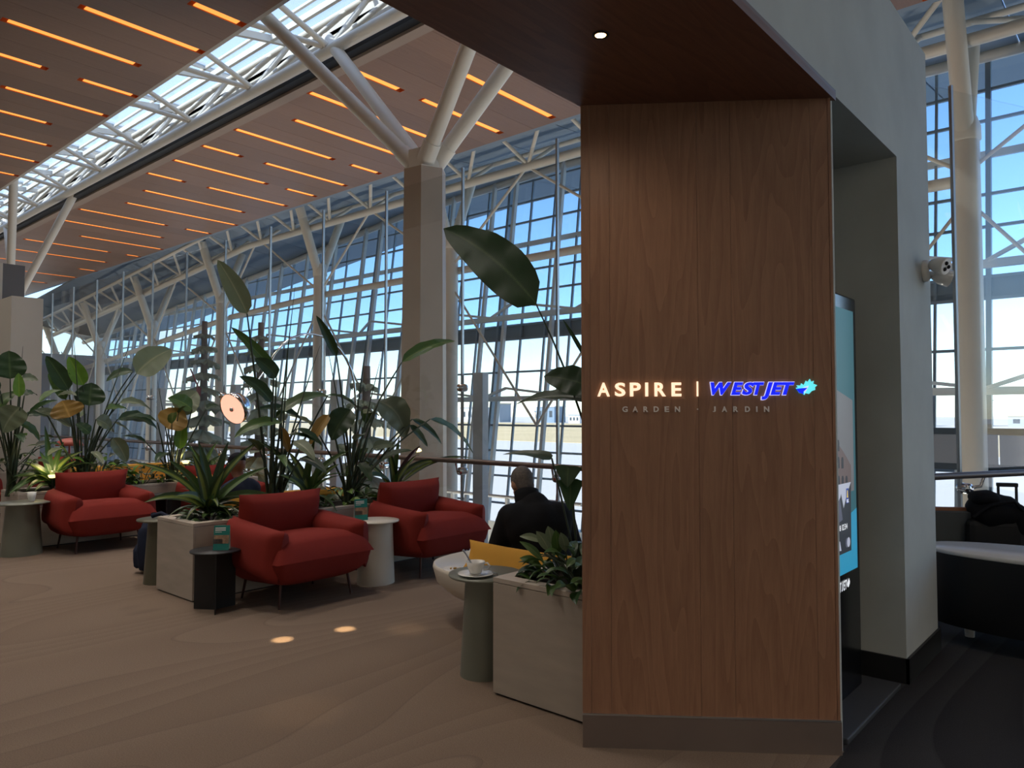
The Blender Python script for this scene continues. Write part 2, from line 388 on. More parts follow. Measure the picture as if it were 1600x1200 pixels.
# slanted oak cladding: veneer boards, corner strips, kick plate.  Local frame: u along the board face, z up
pu = (PB - PA).normalized(); pn = Vector((pu.y, -pu.x, 0)); PL = (PB - PA).length
def panel_box(mb, u0, u1, z0, z1, d0, d1):
    q = [PA + pu * u + pn * d for u, d in ((u0, d0), (u1, d0), (u1, d1), (u0, d1))]
    return mb.prism([(p.x, p.y) for p in q], z0, z1)
clad = thing('oak_cladding', 'tall oak veneer end panel of the portal wall carrying the lit lettering', 'wall panel', PA)
def relp(mb): return mb.xf(Matrix.Translation(-PA))
for u0, u1 in ((.0, .042), (.042, .135), (.135, .545), (.545, .70), (.70, 1.07), (1.07, PL - .012)):
    relp(panel_box(MB(), u0 + .0006, u1 - .0006, .155, 3.025, -.03, 0.0)).build('veneer_board', M['oak'], clad)
relp(panel_box(MB(), PL - .012, PL, .155, 3.025, -.03, .003)).build('corner_strip', M['oak'], clad)
relp(panel_box(MB(), 0, PL + .004, .148, .155, -.03, .006)).build('top_bead', M['steel'], clad)
relp(panel_box(MB(), 0, PL + .006, 0, .148, -.03, .004)).build('kick_plate', M['base_metal'], clad)

# recessed soffit downlight
dl = thing('soffit_downlight', 'small round recessed downlight in the dark oak soffit', 'light', (-1.60, 2.36, 3.025))
MB().lathe([(.034, 0), (.034, -.004), (.024, -.006), (.022, 0)], 24).build('trim_ring', M['black_metal'], dl)
MB().lathe([(0.0005, -.003), (.021, -.003)], 20).build('lens', emissive('warm_lens', sr(255, 226, 178), 6), dl)
sp = bpy.data.lights.new('downlight_beam', 'SPOT'); sp.energy = 9; sp.spot_size = R(160); sp.spot_blend = 1.0; sp.color = (1, .8, .6); sp.shadow_soft_size = .03
spo = bpy.data.objects.new('downlight_beam', sp); col.objects.link(spo); spo.parent = dl; spo.location = (0, 0, -.02)

# ------------------------------------------------------------------ timber ceilings with amber slots
CZ, TH, HW = 8.7, 0.10, 0.095
LX = [-12.53, -14.11, -15.64, -17.24, -18.92, -20.5, -22.2, -23.93, -25.77, -27.7, -29.7, -31.9, -34.2]
L_SLOTS = {-12.53: [(2.0, 3.9), (5.8, 6.85)], -14.11: [(4.58, 6.85)], -15.64: [(3.81, 6.26)], -17.24: [(4.0, 5.05), (5.62, 6.85)], -18.92: [(4.63, 6.85)],
           -20.5: [(3.2, 6.12)], -22.2: [(3.6, 6.64)], -23.93: [(4.6, 6.85)], -25.77: [(5.2, 6.85)], -27.7: [(4.6, 6.2)], -29.7: [(3, 6)], -31.9: [(4, 6.85)], -34.2: [(3, 6.3)],
           -10.9: [(1.5, 4.2)], -9.3: [(3.2, 6.0)], -7.7: [(1.0, 3.6)], -6.1: [(2.6, 5.4)]}
R_SLOTS = {-10.87: [(10.89, 14.0)], -12.48: [(9.22, 10.6), (11.13, 13.9)], -14.1: [(9.22, 13.29)], -15.71: [(9.87, 13.38)], -17.36: [(9.22, 12.26), (12.79, 13.91)],
           -19.1: [(9.22, 10.44), (11.08, 13.97)], -20.8: [(9.22, 12.23), (12.83, 14.0)], -22.54: [(9.22, 10.44), (11.11, 14.0)], -24.4: [(9.9, 13.45)],
           -26.3: [(10.1, 14.2)], -28.35: [(9.33, 12.47), (13.11, 14.2)], -30.47: [(9.4, 13.25)], -32.68: [(10.82, 14.2)], -35.0: [(9.5, 12.9), (13.5, 14.2)],
           -37.5: [(9.73, 13.7)], -40.2: [(9.9, 11.6), (13.3, 14.2)], -42.95: [(11.7, 14.2)], -46.0: [(12.5, 13.7)], -9.25: [(9.22, 12.0)], -7.6: [(10.4, 13.6)], -6.0: [(9.22, 12.8)], -4.4: [(10.2, 13.4)], -2.8: [(11.5, 14.2)]}
ORD = ['first', 'second', 'third', 'fourth', 'fifth', 'sixth', 'seventh', 'eighth', 'ninth', 'tenth', 'eleventh', 'twelfth', 'thirteenth', 'fourteenth', 'fifteenth', 'sixteenth', 'seventeenth', 'eighteenth', 'nineteenth', 'twentieth', 'twenty-first', 'twenty-second', 'twenty-third', 'twenty-fourth', 'twenty-fifth', 'twenty-sixth', 'twenty-seventh', 'twenty-eighth', 'twenty-ninth', 'thirtieth', 'thirty-first', 'thirty-second', 'thirty-third', 'thirty-fourth']
def ceiling(name, slots, y0, y1, xa, xb, side):
    base = struct(MB().box(xa, xb, y0, y1, CZ + TH + .14, CZ + TH + .2), name, M['black_metal'])
    xs = sorted(slots, reverse=True)
    edges = [xb] + xs + [xa]
    for i in range(len(edges) - 1):
        a = edges[i] - (HW if i else 0); b = edges[i + 1] + (HW if i + 1 < len(edges) - 1 else 0)
        MB().box(b, (a + b) / 2 - .003, y0, y1, CZ, CZ + TH).build('ceiling_board', M['ceil_wood'], base)
        MB().box((a + b) / 2 + .003, a, y0, y1, CZ, CZ + TH).build('ceiling_board', M['ceil_wood'], base)
    k = 0
    for x in xs:
        cur = y0
        for s0, s1 in sorted(slots[x]) + [(y1, y1)]:
            if s0 - cur > .05: MB().box(x - HW, x + HW, cur, s0, CZ, CZ + TH).build('ceiling_board', M['ceil_wood'], base)
            cur = s1
        for s0, s1 in sorted(slots[x]):
            t = thing('slot_light', 'amber slot light %s, %s counted from the portal' % (side, ORD[k]), 'light', (x, (s0 + s1) / 2, CZ), 0, 'amber ceiling slots')
            k += 1; L = (s1 - s0) / 2
            MB().box(-HW, -HW + .006, -L, L, .0, TH + .12).box(HW - .006, HW, -L, L, .0, TH + .12).box(-HW, HW, -L, -L + .006, 0.0, TH + .12).box(-HW, HW, L - .006, L, .0, TH + .12).build('trough', M['trough'], t)
            MB().box(-HW + .006, HW - .006, -L + .12, L - .12, .02, .035).build('diffuser', M['amber'], t)
    return base
ceiling('ceiling', L_SLOTS, -7, 6.85, -54, 9, 'in the timber ceiling above the lounge')
ceiling('ceiling_window_side', R_SLOTS, 9.22, 14.2, -52, 6, 'between skylight and windows')
struct(MB().box(-52, 6, 8.98, 9.22, CZ - .02, CZ + .2), 'trim_3', plain('pale_timber_fascia', sr(168, 146, 128), 0.6, var=.06, scale=1))
struct(MB().box(-52, 6, 8.78, 8.98, CZ + .05, CZ + .25), 'trim_4', M['black_metal'])
struct(MB().box(-54, 9, 6.85, 6.93, CZ, 10.3), 'wall_skylight_left', M['plaster_white'])
struct(MB().box(-54, 9, 9.6, 9.7, CZ + .3, 10.3), 'wall_skylight_right', M['plaster_white'])
# roof over both ceilings keeps daylight to the skylight and windows
struct(MB().box(-54, 9, -7.3, 6.85, 9.3, 9.4), 'ceiling_roof_deck', M['plaster_white'])
struct(MB().box(-54, 9, 9.6, 17.0, 10.0, 10.1), 'ceiling_roof_deck_window', M['plaster_white'])

# skylight
skl = struct(MB().box(-54, 9, 6.85, 6.97, 10.3, 10.42).box(-54, 9, 9.56, 9.7, 10.3, 10.42), 'window_1', M['steel_white'])
pm = MB().box(-1.42, 1.42, -1.28, 1.28, -.006, .006).mesh('pane', M['sky_glass'])
for i in range(17):
    x = -5 - 2.9 * i
    inst(pm, 'pane', skl, (x, 8.27, 10.36))
    MB().box(x - 1.49, x - 1.42, 6.9, 9.65, 10.28, 10.44).build('glazing_bar', M['steel_white'], skl)
for y in (7.75, 8.8):
    MB().box(-54, 4, y - .03, y + .03, 10.28, 10.34).build('purlin', M['steel_white'], skl)

# ------------------------------------------------------------------ skylight truss
TX = [-3.7 - 2.9 * i for i in range(17)]
tr = thing('skylight_truss', 'white tubular steel truss running along under the skylight', 'truss', (-28, 8.95, 8.9))
def T(mb, nm, mat, par): return mb.xf(Matrix.Translation(-par.location)).build(nm, mat, par)
T(MB().tube([(-52, 8.62, 8.86), (4, 8.62, 8.86)], .12, 14), 'bottom_chord', M['steel_white'], tr)
T(MB().tube([(-52, 7.05, 9.55), (4, 7.05, 9.55)], .08, 12), 'top_chord', M['steel_white'], tr)
T(MB().tube([(-52, 9.3, 10.1), (4, 9.3, 10.1)], .08, 12), 'top_chord', M['steel_white'], tr)
for i, x in enumerate(TX):
    for e, r in (((x - .1, 7.05, 9.55), .06), ((x - 1.6, 7.05, 9.55), .06), ((x + .35, 9.3, 10.1), .06), ((x + 2.6, 9.3, 10.1), .055)):
        T(MB().tube([(x, 8.62, 8.9), e], r, 8), 'web_member', M['steel_white'], tr)
    T(MB().bar((x + .35, 9.3, 10.12), (x - .6, 7.05, 10.12), .10, .16), 'cross_beam', M['steel_white'], tr)
T(MB().bar((-52, 8.9, 10.12), (4, 8.9, 10.12), .08, .14), 'cross_beam', M['steel_white'], tr)

# ------------------------------------------------------------------ clad column with four steel branches (two of them along the skylight)
def tree_column(X, label):
    c = thing('tree_column', label, 'column', (X, 8.0, -5.2))
    hx = [(math.cos(R(a)) , math.sin(R(a))) for a in (8, 68, 128, 188, 248, 308)]
    zt = 5.45 + 5.2
    for i in range(6):
        (a, b), (c2, d) = hx[i], hx[(i + 1) % 6]
        r0, r1 = .44, .355
        MB().add([(a * r0, b * r0, 0), (c2 * r0, d * r0, 0), (c2 * r1, d * r1, zt), (a * r1, b * r1, zt)], [(0, 1, 2, 3)]).build('cladding_panel', M['concrete'], c)
    MB().prism([(a * .36, b * .36) for a, b in hx], zt, zt + .012).build('cap_plate', M['steel_white'], c)
    MB().prism([(a * .28, b * .28) for a, b in hx], zt + .012, zt + .32).build('collar', M['steel_white'], c)
    for dx, y in ((-3.7, 7.0), (-3.75, 8.7), (3.65, 7.0), (3.65, 8.9)):
        s = Vector((.16 * (1 if dx > 0 else -1), .12 * (1 if y > 8 else -1), zt + .15)); e = Vector((dx, y - 8.0, 9.2 + 5.2)); d = (e - s).normalized()
        br = MB().tube([s + d * .12, e], .125, 16).build('branch', M['steel_white'], c)
        MB().tube([s - d * .05, s + d * .3], .145, 16).build('socket', M['steel_white'], br)
        MB().ball(s, .13).build('pin', M['steel_white'], br)
    return c
tree_column(-8.85, 'beige clad column behind the glass screen, topped by four white steel branches')
tree_column(-30.5, 'far clad column at the left edge with white steel branches to the skylight')

# ------------------------------------------------------------------ window wall
LEAN = 0.129
def WY(z): return 17.7 + LEAN * z
BAYS = [1.0, -2.6, -9.6, -16.5, -23.5, -30.6, -37.8, -45.0, -52.0]
ZT = [-5.0, -3.8, -2.95, -2.1, -1.3, -.45, .34, 1.15, 1.99, 2.87, 3.95, 4.42, 5.51, 6.23, 7.12, 7.9, 8.6, 9.3, 10.0]
def ztop(x):
    P = [(2, 9.3), (-14, 9.55), (-22, 9.25), (-30, 8.4), (-44, 7.1), (-54, 6.3)]
    for (a, za), (b, zb) in zip(P, P[1:]):
        if x >= b: return za + (zb - za) * (a - x) / (a - b)
    return 6.3
lean = math.atan(LEAN)
for bi in range(len(BAYS) - 1):
    xa, xb = BAYS[bi], BAYS[bi + 1]; n = 7 if bi else 4; st = (xa - xb) / n
    far = xb < -37
    f = MB().bar((xa, WY(-5), -5), (xa, WY(ztop(xa)), ztop(xa)), .10, .16)
    wi = struct(f, 'window_%d' % (bi + 2), M['frame_grey'])
    for k in range(1, n):
        x = xa - st * k; zt = ztop(x)
        MB().bar((x, WY(-5), -5), (x, WY(zt), zt), .055, .07).build('mullion', M['frame_grey'], wi)
    for k in range(0, n, 2):
        x = xa - st * (k + .5); zt = ztop(x)
        MB().bar((x, WY(-5) - .3, -5), (x, WY(zt) - .3, zt), .11, .13).build('post', M['frame_white'], wi)
    zm = max(ztop(xa), ztop(xb))
    for zi, z in enumerate(ZT):
        if z > zm: continue
        big = abs(z - 7.12) < .01
        MB().bar((xa, WY(z), z), (xb, WY(z), z), .08, .16 if big else .06).build('transom', M['frame_white'] if big else M['frame_grey'], wi)
    for z in (4.62, 1.99, -2.1):
        MB().bar((xa, WY(z) - .45, z), (xb, WY(z) - .45, z), .2, .16).build('rail_beam', M['frame_white'], wi)
        for k in range(2):
            h = (xa - xb) / 2
            MB().bar((xa - h * k, WY(z) - .45, z + .05), (xa - h * (k + .5), WY(z) - 1.3, z + .3), .07, .07).build('brace', M['frame_white'], wi)
            MB().bar((xa - h * (k + 1), WY(z) - .45, z + .05), (xa - h * (k + .5), WY(z) - 1.3, z + .3), .07, .07).build('brace', M['frame_white'], wi)
    MB().add([(xa, WY(3.97) + .05, 3.97), (xb, WY(3.97) + .05, 3.97), (xb, WY(4.4) + .05, 4.4), (xa, WY(4.4) + .05, 4.4),
              (xa, WY(3.97) + .15, 3.97), (xb, WY(3.97) + .15, 3.97), (xb, WY(4.4) + .15, 4.4), (xa, WY(4.4) + .15, 4.4)], [(0, 1, 2, 3), (4, 7, 6, 5), (0, 4, 5, 1), (3, 2, 6, 7)]).build('blind_band', M['blind'], wi)
    allp = MB(); allq = MB()
    for zi in range(len(ZT) - 1):
        z0, z1 = ZT[zi], ZT[zi + 1]
        if abs(z0 - 3.95) < .01: continue
        if z0 > zm: continue
        z1 = min(z1, zm)
        hgt = (z1 - z0) / math.cos(lean)
        pmz = None
        for k in range(n):
            x = xa - st * (k + .5)
            if z0 > ztop(x): continue
            if far:
                (allq if z0 > 4.3 else allp).add([(x - st / 2, WY(z0), z0), (x + st / 2, WY(z0), z0), (x + st / 2, WY(z1), z1), (x - st / 2, WY(z1), z1)], [(0, 1, 2, 3)])
            else:
                if pmz is None:
                    pmz = MB().add([(-st / 2, 0, -hgt / 2), (st / 2, 0, -hgt / 2), (st / 2, 0, hgt / 2), (-st / 2, 0, hgt / 2)], [(0, 1, 2, 3)]).mesh('pane', M['solar_glass'] if z0 > 4.3 else M['window_glass'])
                zc = (z0 + z1) / 2
                inst(pmz, 'pane', wi, (x, WY(zc), zc), (-lean, 0, 0))
    if far:
        allp.build('panes', M['window_glass'], wi)['kind'] = 'stuff'; allq.build('panes', M['solar_glass'], wi)['kind'] = 'stuff'

# blue-grey soffit between the timber ceiling and the head of the windows
xs = [8 - 2.0 * i for i in range(32)]
base = struct(MB().box(-54, 8, 14.2, 14.35, CZ, 9.25), 'ceiling_eaves', M['roof_panel'])
for i in range(len(xs) - 1):
    a, b = xs[i], xs[i + 1]
    ya, yb = WY(ztop(a)) + .1, WY(ztop(b)) + .1
    za, zb = ztop(a) + .03, ztop(b) + .03
    z2a, z2b = min(9.2, za + 1.5), min(9.2, zb + 1.5)
    q = [(a - .015, 14.2, z2a), (b + .015, 14.2, z2b), (b + .015, yb, zb), (a - .015, ya, za)]
    MB().add(q + [(x, y, z + .08) for x, y, z in q], [(0, 1, 2, 3), (7, 6, 5, 4), (0, 4, 5, 1), (2, 6, 7, 3), (1, 5, 6, 2), (0, 3, 7, 4)]).build('soffit_panel', M['roof_panel'], base)
    # outer eaves carry on past the glass
    q = [(a - .015, ya, za), (b + .015, yb, zb), (b + .015, yb + 3.0, zb + .35), (a - .015, ya + 3.0, za + .35)]
    MB().add(q + [(x, y, z + .08) for x, y, z in q], [(0, 1, 2, 3), (7, 6, 5, 4), (2, 6, 7, 3)]).build('eaves_panel', M['roof_panel'], base)
pts = [(x, WY(ztop(x)) - .2, ztop(x) - .06) for x in xs]
MB().tube(pts, .13, 10).build('head_tube', M['steel_white'], base)

# ------------------------------------------------------------------ edge truss and branching columns by the windows
et = thing('edge_truss', 'white tubular truss along the window-side edge of the timber ceiling', 'truss', (-26, 15.6, 8.5))
def dz(x): return min(0.0, ztop(x) - .2 - 8.4)
ex_ = [5, -8, -16, -22, -25, -28, -30, -34, -38, -42, -46, -50, -52]
T(MB().tube([(x, 15.6, 8.40 + dz(x)) for x in ex_], .125, 14), 'bottom_chord', M['steel_white'], et)
T(MB().tube([(x, 14.7, 9.12 + dz(x)) for x in ex_], .08, 12), 'top_chord', M['steel_white'], et)
T(MB().tube([(x, 16.4, 9.1 + dz(x)) for x in ex_], .07, 12), 'top_chord', M['steel_white'], et)
x = 3.3
while x > -51:
    for dx, y, z in ((-.35, 14.7, 9.12), (1.15, 14.7, 9.12), (.3, 16.4, 9.1), (-1.15, 16.4, 9.1)):
        T(MB().tube([(x, 15.6, 8.45 + dz(x)), (x + dx, y, z + dz(x + dx))], .055, 8), 'web_member', M['steel_white'], et)
    x -= 2.33
names = ['right of the grey portal wall', 'hidden partly by the oak panel', 'just behind the beige clad column', 'left of the beige clad column, nearest one', 'second to the left of the clad column', 'third to the left of the clad column', 'fourth to the left of the clad column', 'farthest one at the far end of the atrium']
for X, nm in zip([-2.6, -9.6, -16.5, -23.5, -30.9, -37.9, -44.6, -51], names):
    c = thing('steel_column', 'round white steel column with forked top, ' + nm, 'column', (X, 16, -5.2), 0, 'white steel columns by the windows')
    q = dz(X)
    MB().tube([(0, 0, 0), (0, 0, 12.1 + q)], .235, 24).build('shaft', M['steel_white'], c)
    MB().lathe([(.24, 11.85 + q), (.262, 11.87 + q), (.262, 12.1 + q), (.2, 12.3 + q)], 24).build('collar', M['steel_white'], c)
    MB().tube([(0, -.05, 11.9 + q), (0, -.95, 14.4 + q)], .17, 16).build('branch', M['steel_white'], c)
    MB().tube([(0, .05, 11.9 + q), (0, .95, 14.2 + q)], .15, 16).build('branch', M['steel_white'], c)
    for s in (-1, 1):
        MB().tube([(s * .2, 0, 11.4 + q), (s * 3.45, -.4, 13.6 + dz(X + s * 3.45))], .04, 8).build('tie_rod', M['steel_white'], c)
        MB().tube([(s * .2, 0, 10.5), (s * 3.45, 0, 6.4)], .035, 8).build('tie_rod', M['steel_white'], c)
    MB().tube([(-7.1, .25, 11.2 + dz(X - 7.1)), (0, .25, 11.2 + q)], .12, 12).build('cross_tube', M['steel_white'], c)

# parapet panels, walkway and far bulkhead in the atrium
pw = struct(MB().box(-8.6, 7, 16.9, 17.0, .42, .55), 'wall_parapet', M['spandrel'])
for i in range(5):
    MB().box(-8.5 + 3.1 * i, -8.5 + 3.1 * i + 3.07, 16.88, 16.96, .55, 1.12).build('panel', plain('grey_panel', sr(150, 152, 158), .5) if i == 0 else bpy.data.materials['grey_panel'], pw)
MB().box(-8.6, 7, 16.86, 17.0, 1.12, 1.25).build('sill', M['spandrel'], pw)
struct(MB().box(-8.6, 7, 16.3, 16.9, -3.0, -.7), 'wall_lower_parapet', bpy.data.materials['grey_panel'])
wkw = thing('walkway', 'white steel walkway crossing the atrium below the handrail', 'walkway', (-14, 14.2, -1.6))
T(MB().box(-34, -9.5, 13.2, 15.2, -1.65, -1.45), 'deck', M['cream'], wkw)
T(MB().box(-34, -9.5, 13.16, 13.22, -1.65, -1.05), 'fascia', M['frame_white'], wkw)
T(MB().tube([(-34, 13.2, -.45), (-9.5, 13.2, -.45)], .04, 8), 'handrail', M['frame_white'], wkw)
for i in range(14): T(MB().box(-33.9 + 1.85 * i, -33.82 + 1.85 * i, 13.16, 13.24, -1.1, -.45), 'baluster', M['frame_white'], wkw)
for i in range(5): T(MB().box(-32 + 5.2 * i, -31.6 + 5.2 * i, 14, 14.4, -5.2, -1.65), 'pier', M['cream'], wkw)
blk = struct(MB().box(-53, -50, 6.2, 22, -5.2, 4.4), 'wall_end', plain('warm_grey_cladding', sr(150, 146, 146), .6))
MB().box(-49.99, -49.9, 6.2, 22, 4.4, 5.1).build('cornice', bpy.data.materials['grey_panel'], blk)
for i in range(5): MB().box(-50.0, -49.95, 7.5 + 2.6 * i, 9.4 + 2.6 * i, -.6, 1.5).build('pane', M['spandrel'], blk)
struct(MB().grid(lambda u, v: Vector((-50 - 10 * v, 2 + 26 * u, 6.9 + .7 * math.sin(u * 7) + 1.2 * v)), 24, 6), 'ceiling_wave_roof', M['roof_white'])
struct(MB().box(-20.6, -19.1, 5.0, 5.62, 0, 4.15), 'wall_partition', M['plaster_white'])
sb = thing('switch_cabinet', 'dark grey cabinet with pale ribs standing above the white partition', 'cabinet', (-21.15, 5.3, 4.2))
MB().box(-.3, .3, -.45, .42, -4.2, .95).build('body', plain('cabinet_grey', sr(104, 100, 98), .5), sb)
for x in (-.3, -.12): MB().box(.3, .34, x, x + .07, -4.2, .95).build('rib', M['plaster_white'], sb)

# ------------------------------------------------------------------ outside: apron, grass, far buildings
struct(MB().box(-900, 900, 20.5, 1500, -6.2, -6.0), 'ground_apron', plain('pale_concrete_apron', sr(196, 192, 186), .9, var=.08, scale=.02))
tag(MB().box(-900, 500, 150, 420, -6.0, -5.9).build('dry_grass', plain('dry_grass', sr(196, 176, 136), .95, var=.15, scale=.03)), 'dry beige grass strip beyond the apron', 'grass', kind='stuff')
bmats = [plain('far_wall_%s' % k, c, .8) for k, c in (('white', sr(214, 214, 212)), ('grey', sr(150, 158, 166)), ('tan', sr(178, 164, 146)), ('blue', sr(120, 138, 156)))]
far_l = ['white hangar', 'grey cargo shed', 'tan warehouse', 'blue-grey office block']
for i in range(22):
    x = -560 + 30 * i + random.uniform(-8, 8); wdt = random.uniform(9, 24); h = random.uniform(5, 16); y = 430 + random.uniform(-10, 60); k = i % 4
    b = thing('far_building', '%s across the airfield, %s building from the left' % (far_l[k], ORD[i]), 'building', (x, y, -6), 0, 'buildings across the airfield')
    MB().box(-wdt / 2, wdt / 2, 0, 14, 0, h).build('walls', bmats[k], b)
    MB().box(-wdt / 2 - .4, wdt / 2 + .4, -.4, 14.4, h, h + .8).build('roof', bmats[(k + 1) % 4], b)
    for j in range(3): MB().box(-wdt / 2 + wdt * (.12 + .3 * j), -wdt / 2 + wdt * (.28 + .3 * j), -.1, 0, h * .35, h * .75).build('window', M['spandrel'], b)

# unseen fill lamps added on the lower floor to brighten steelwork and ceiling
for i, X in enumerate((-4, -12, -20, -28, -38)):
    u = thing('fill_floodlight', 'added unseen fill lamp on the lower concourse floor, %s from the portal end' % ORD[i], 'light', (X, 11.5, -5.2), 0, 'added concourse fill lamps')
    MB().box(-.2, .2, -.12, .12, 0, .14, .02).build('housing', M['black_metal'], u)
    MB().box(-.17, .17, -.09, .09, .14, .145).build('lens', emissive('fill_flood_lens', sr(255, 236, 208), 3) if i == 0 else bpy.data.materials['fill_flood_lens'], u)
    l = bpy.data.lights.new('lamp', 'SPOT'); l.energy = 800; l.spot_size = R(140); l.spot_blend = 1.0; l.color = (1.0, .9, .78); l.shadow_soft_size = .4
    lo = bpy.data.objects.new('lamp', l); col.objects.link(lo); lo.parent = u; lo.location = (0, 0, .3); lo.rotation_euler = (R(180), 0, 0)
# ------------------------------------------------------------------ added lounge fill lamps, shaped as ceiling downlights
fill_lamps = []
for i, (x, y, e) in enumerate([(-12.5, .6, 500), (-12.5, 4.2, 500), (-8.2, .6, 500), (-8.2, 3.6, 500), (-5.5, -2.2, 700), (-5.0, 2.0, 420), (-16.5, 2.6, 500), (6.2, -4.8, 3400), (6.5, 1.5, 3000), (-21, 3.2, 500)]):
    d = thing('fill_downlight', 'added fill lamp shaped like a downlight in the lounge ceiling, %s of them' % ORD[i], 'light', (x, y, CZ), 0, 'added lounge fill lamps')
    MB().lathe([(.11, 0), (.11, -.01), (.085, -.012), (.08, .0)], 20).build('trim_ring', M['black_metal'], d)
    MB().lathe([(.0005, -.006), (.078, -.006)], 20).build('lens', emissive('fill_lens', sr(255, 232, 200), 3) if i == 0 else bpy.data.materials['fill_lens'], d)
    l = bpy.data.lights.new('lamp', 'SPOT'); l.energy = e; l.spot_size = R(118); l.spot_blend = 1.0; l.color = (1.0, .93, .85); l.shadow_soft_size = .6
    lo = bpy.data.objects.new('lamp', l); col.objects.link(lo); lo.parent = d; lo.location = (0, 0, -.05)
for i, (x, y, r) in enumerate([(-4.55, 2.83, .06), (-4.43, 3.26, .05), (-3.4, 2.23, .3), (-4.1, 3.55, .2)]):
    d = thing('accent_spot', 'narrow accent spot in the timber ceiling aimed at the carpet, %s of them' % ORD[i], 'light', (x + .6, y - 1.5, CZ), 0, 'accent spots')
    MB().lathe([(.05, 0), (.05, -.01), (.03, -.012), (.03, .0)], 16).build('trim_ring', M['black_metal'], d)
    l = bpy.data.lights.new('lamp', 'SPOT'); v = Vector((-.6, 1.5, -CZ)); l.energy = (9000, 9000, 260, 500)[i]; l.spot_size = 2 * math.atan(r / v.length); l.spot_blend = (.5, .5, 1, 1)[i]; l.color = (1.0, .74, .42); l.shadow_soft_size = .02
    lo = bpy.data.objects.new('lamp', l); col.objects.link(lo); lo.parent = d; lo.location = (0, 0, -.03); lo.rotation_euler = v.to_track_quat('-Z', 'Y').to_euler()

# ------------------------------------------------------------------ glass balustrade along the atrium edge
GX0, GS, GY = -1.82, 1.352, 5.9
gb = thing('glass_balustrade', 'tall frameless glass screen with handrail along the atrium edge of the lounge', 'balustrade', (-11, GY, 0))
jx = [-3.185 - GS * i for i in range(13)]
pmg = MB().box(-GS / 2 + .012, GS / 2 - .012, -.008, .008, -2.12, 2.12).mesh('glass_pane', M['screen_glass'])
pj = MB().box(-.012, .012, -.014, .014, 0, 4.32).mesh('joint_strip', M['steel'])
def pil():
    return MB().box(-.075, .075, -.05, .05, 0, 2.0, .006).mesh('post', plain('grey_aluminium_post', sr(178, 180, 184), .5, .15))
pp = pil()
clm = MB().lathe([(.0005, -.05), (.042, -.05), (.045, -.03), (.045, .03), (.042, .05), (.0005, .05)], 20, M=Matrix.Rotation(R(90), 4, 'X')).mesh('clamp', M['chrome'])
for i, x in enumerate(jx):
    inst(pmg, 'glass_pane', gb, (x + GS / 2 + 11, 0, 2.2)); inst(pj, 'joint_strip', gb, (x + 11, 0, .02))
    if i % 2 == 0: inst(pp, 'post', gb, (x + .17 + 11, .12, 0)); inst(clm, 'clamp', gb, (x + .02 + 11, -.02, 1.83)); 
    c = inst(clm, 'clamp', gb, (x + .02 + 11, -.02, .90))
    MB().tube([(x + .02 + 11, -.03, .9), (x + .02 + 11, -.10, .92), (x + .02 + 11, -.12, 1.0)], .012, 8).build('bracket', M['chrome'], gb)
MB().tube([(-20.0 + 11, -.12, 1.02), (GX0 + 11, -.12, 1.02)], .028, 12).build('handrail', M['rail_wood'], gb)
# the same screen turns towards the windows beside the portal wall
rd = Vector((.452, .892, 0)); r0 = Vector((-1.87, 5.93, 0))
gr = thing('glass_balustrade', 'shorter run of glass screen with handrail right of the portal wall', 'balustrade', r0, math.atan2(rd.y, rd.x))
pmr = MB().box(.012, 1.34, -.008, .008, .05, 4.3).mesh('glass_pane', M['screen_glass'])
for i in range(5):
    inst(pmr, 'glass_pane', gr, (i * GS, 0, 0)); inst(pj, 'joint_strip', gr, (i * GS, 0, .02))
    inst(clm, 'clamp', gr, (i * GS + .03, -.02, .92))
    MB().tube([(i * GS + .06, -.03, .92), (i * GS + .14, -.08, .94), (i * GS + .16, -.10, 1.03)], .014, 8).build('bracket', M['chrome'], gr)
MB().tube([(0, -.12, 1.04), (5 * GS, -.12, 1.04)], .028, 12).build('handrail', M['rail_wood'], gr)

# ------------------------------------------------------------------ planters
def planter(label, x0, x1, y0, y1, h=.64, outlets=()):
    t = thing('planter', label, 'planter', ((x0 + x1) / 2, (y0 + y1) / 2, 0))
    a, b = (x1 - x0) / 2, (y1 - y0) / 2
    for bx in ((-a, a, -b, -b + .02), (-a, a, b - .02, b), (-a, -a + .02, -b + .02, b - .02), (a - .02, a, -b + .02, b - .02)):
        MB().box(*bx, 0.012, h - .03, .002).build('side_panel', M['planter'], t)
    MB().box(-a + .015, a - .015, -b + .015, b - .015, 0, .012).build('plinth', M['black_metal'], t)
    r = .085
    for bx in ((-a, a, -b, -b + r), (-a, a, b - r, b), (-a, -a + r, -b + r, b - r), (a - r, a, -b + r, b - r)):
        MB().box(*bx, h - .027, h, .002).build('rim', M['planter_lid'], t)
    MB().grid(lambda u, v: Vector((-a + .03 + (2 * a - .06) * u, -b + .03 + (2 * b - .06) * v, h - .045 + .03 * noise.noise(Vector((u * 9, v * 9, x0))))), 12, 20).build('soil', M['soil'], t)
    for (yy, zz) in outlets:
        o = MB().box(a, a + .006, yy - .045, yy + .045, zz - .03, zz + .03, .002).build('outlet', M['ceramic'], t)
        MB().box(a + .006, a + .008, yy - .03, yy + .03, zz - .018, zz + .018).build('socket_face', M['steel'], o)
    return t
P2 = planter('long whitewashed planter box behind the two front red armchairs', -6.65, -5.98, 2.88, 5.62, outlets=((.0, .5),))
P3 = planter('long whitewashed planter box at the left behind the red armchair with the mug table', -10.38, -9.73, 2.66, 5.62, outlets=((-1.25, .5), (-.05, .5)))
PN = planter('short whitewashed planter box against the oak panel', -2.80, -2.07, 3.05, 3.62)
P4 = planter('planter box farthest back at the left edge of the lounge', -14.0, -13.4, 2.4, 5.5)

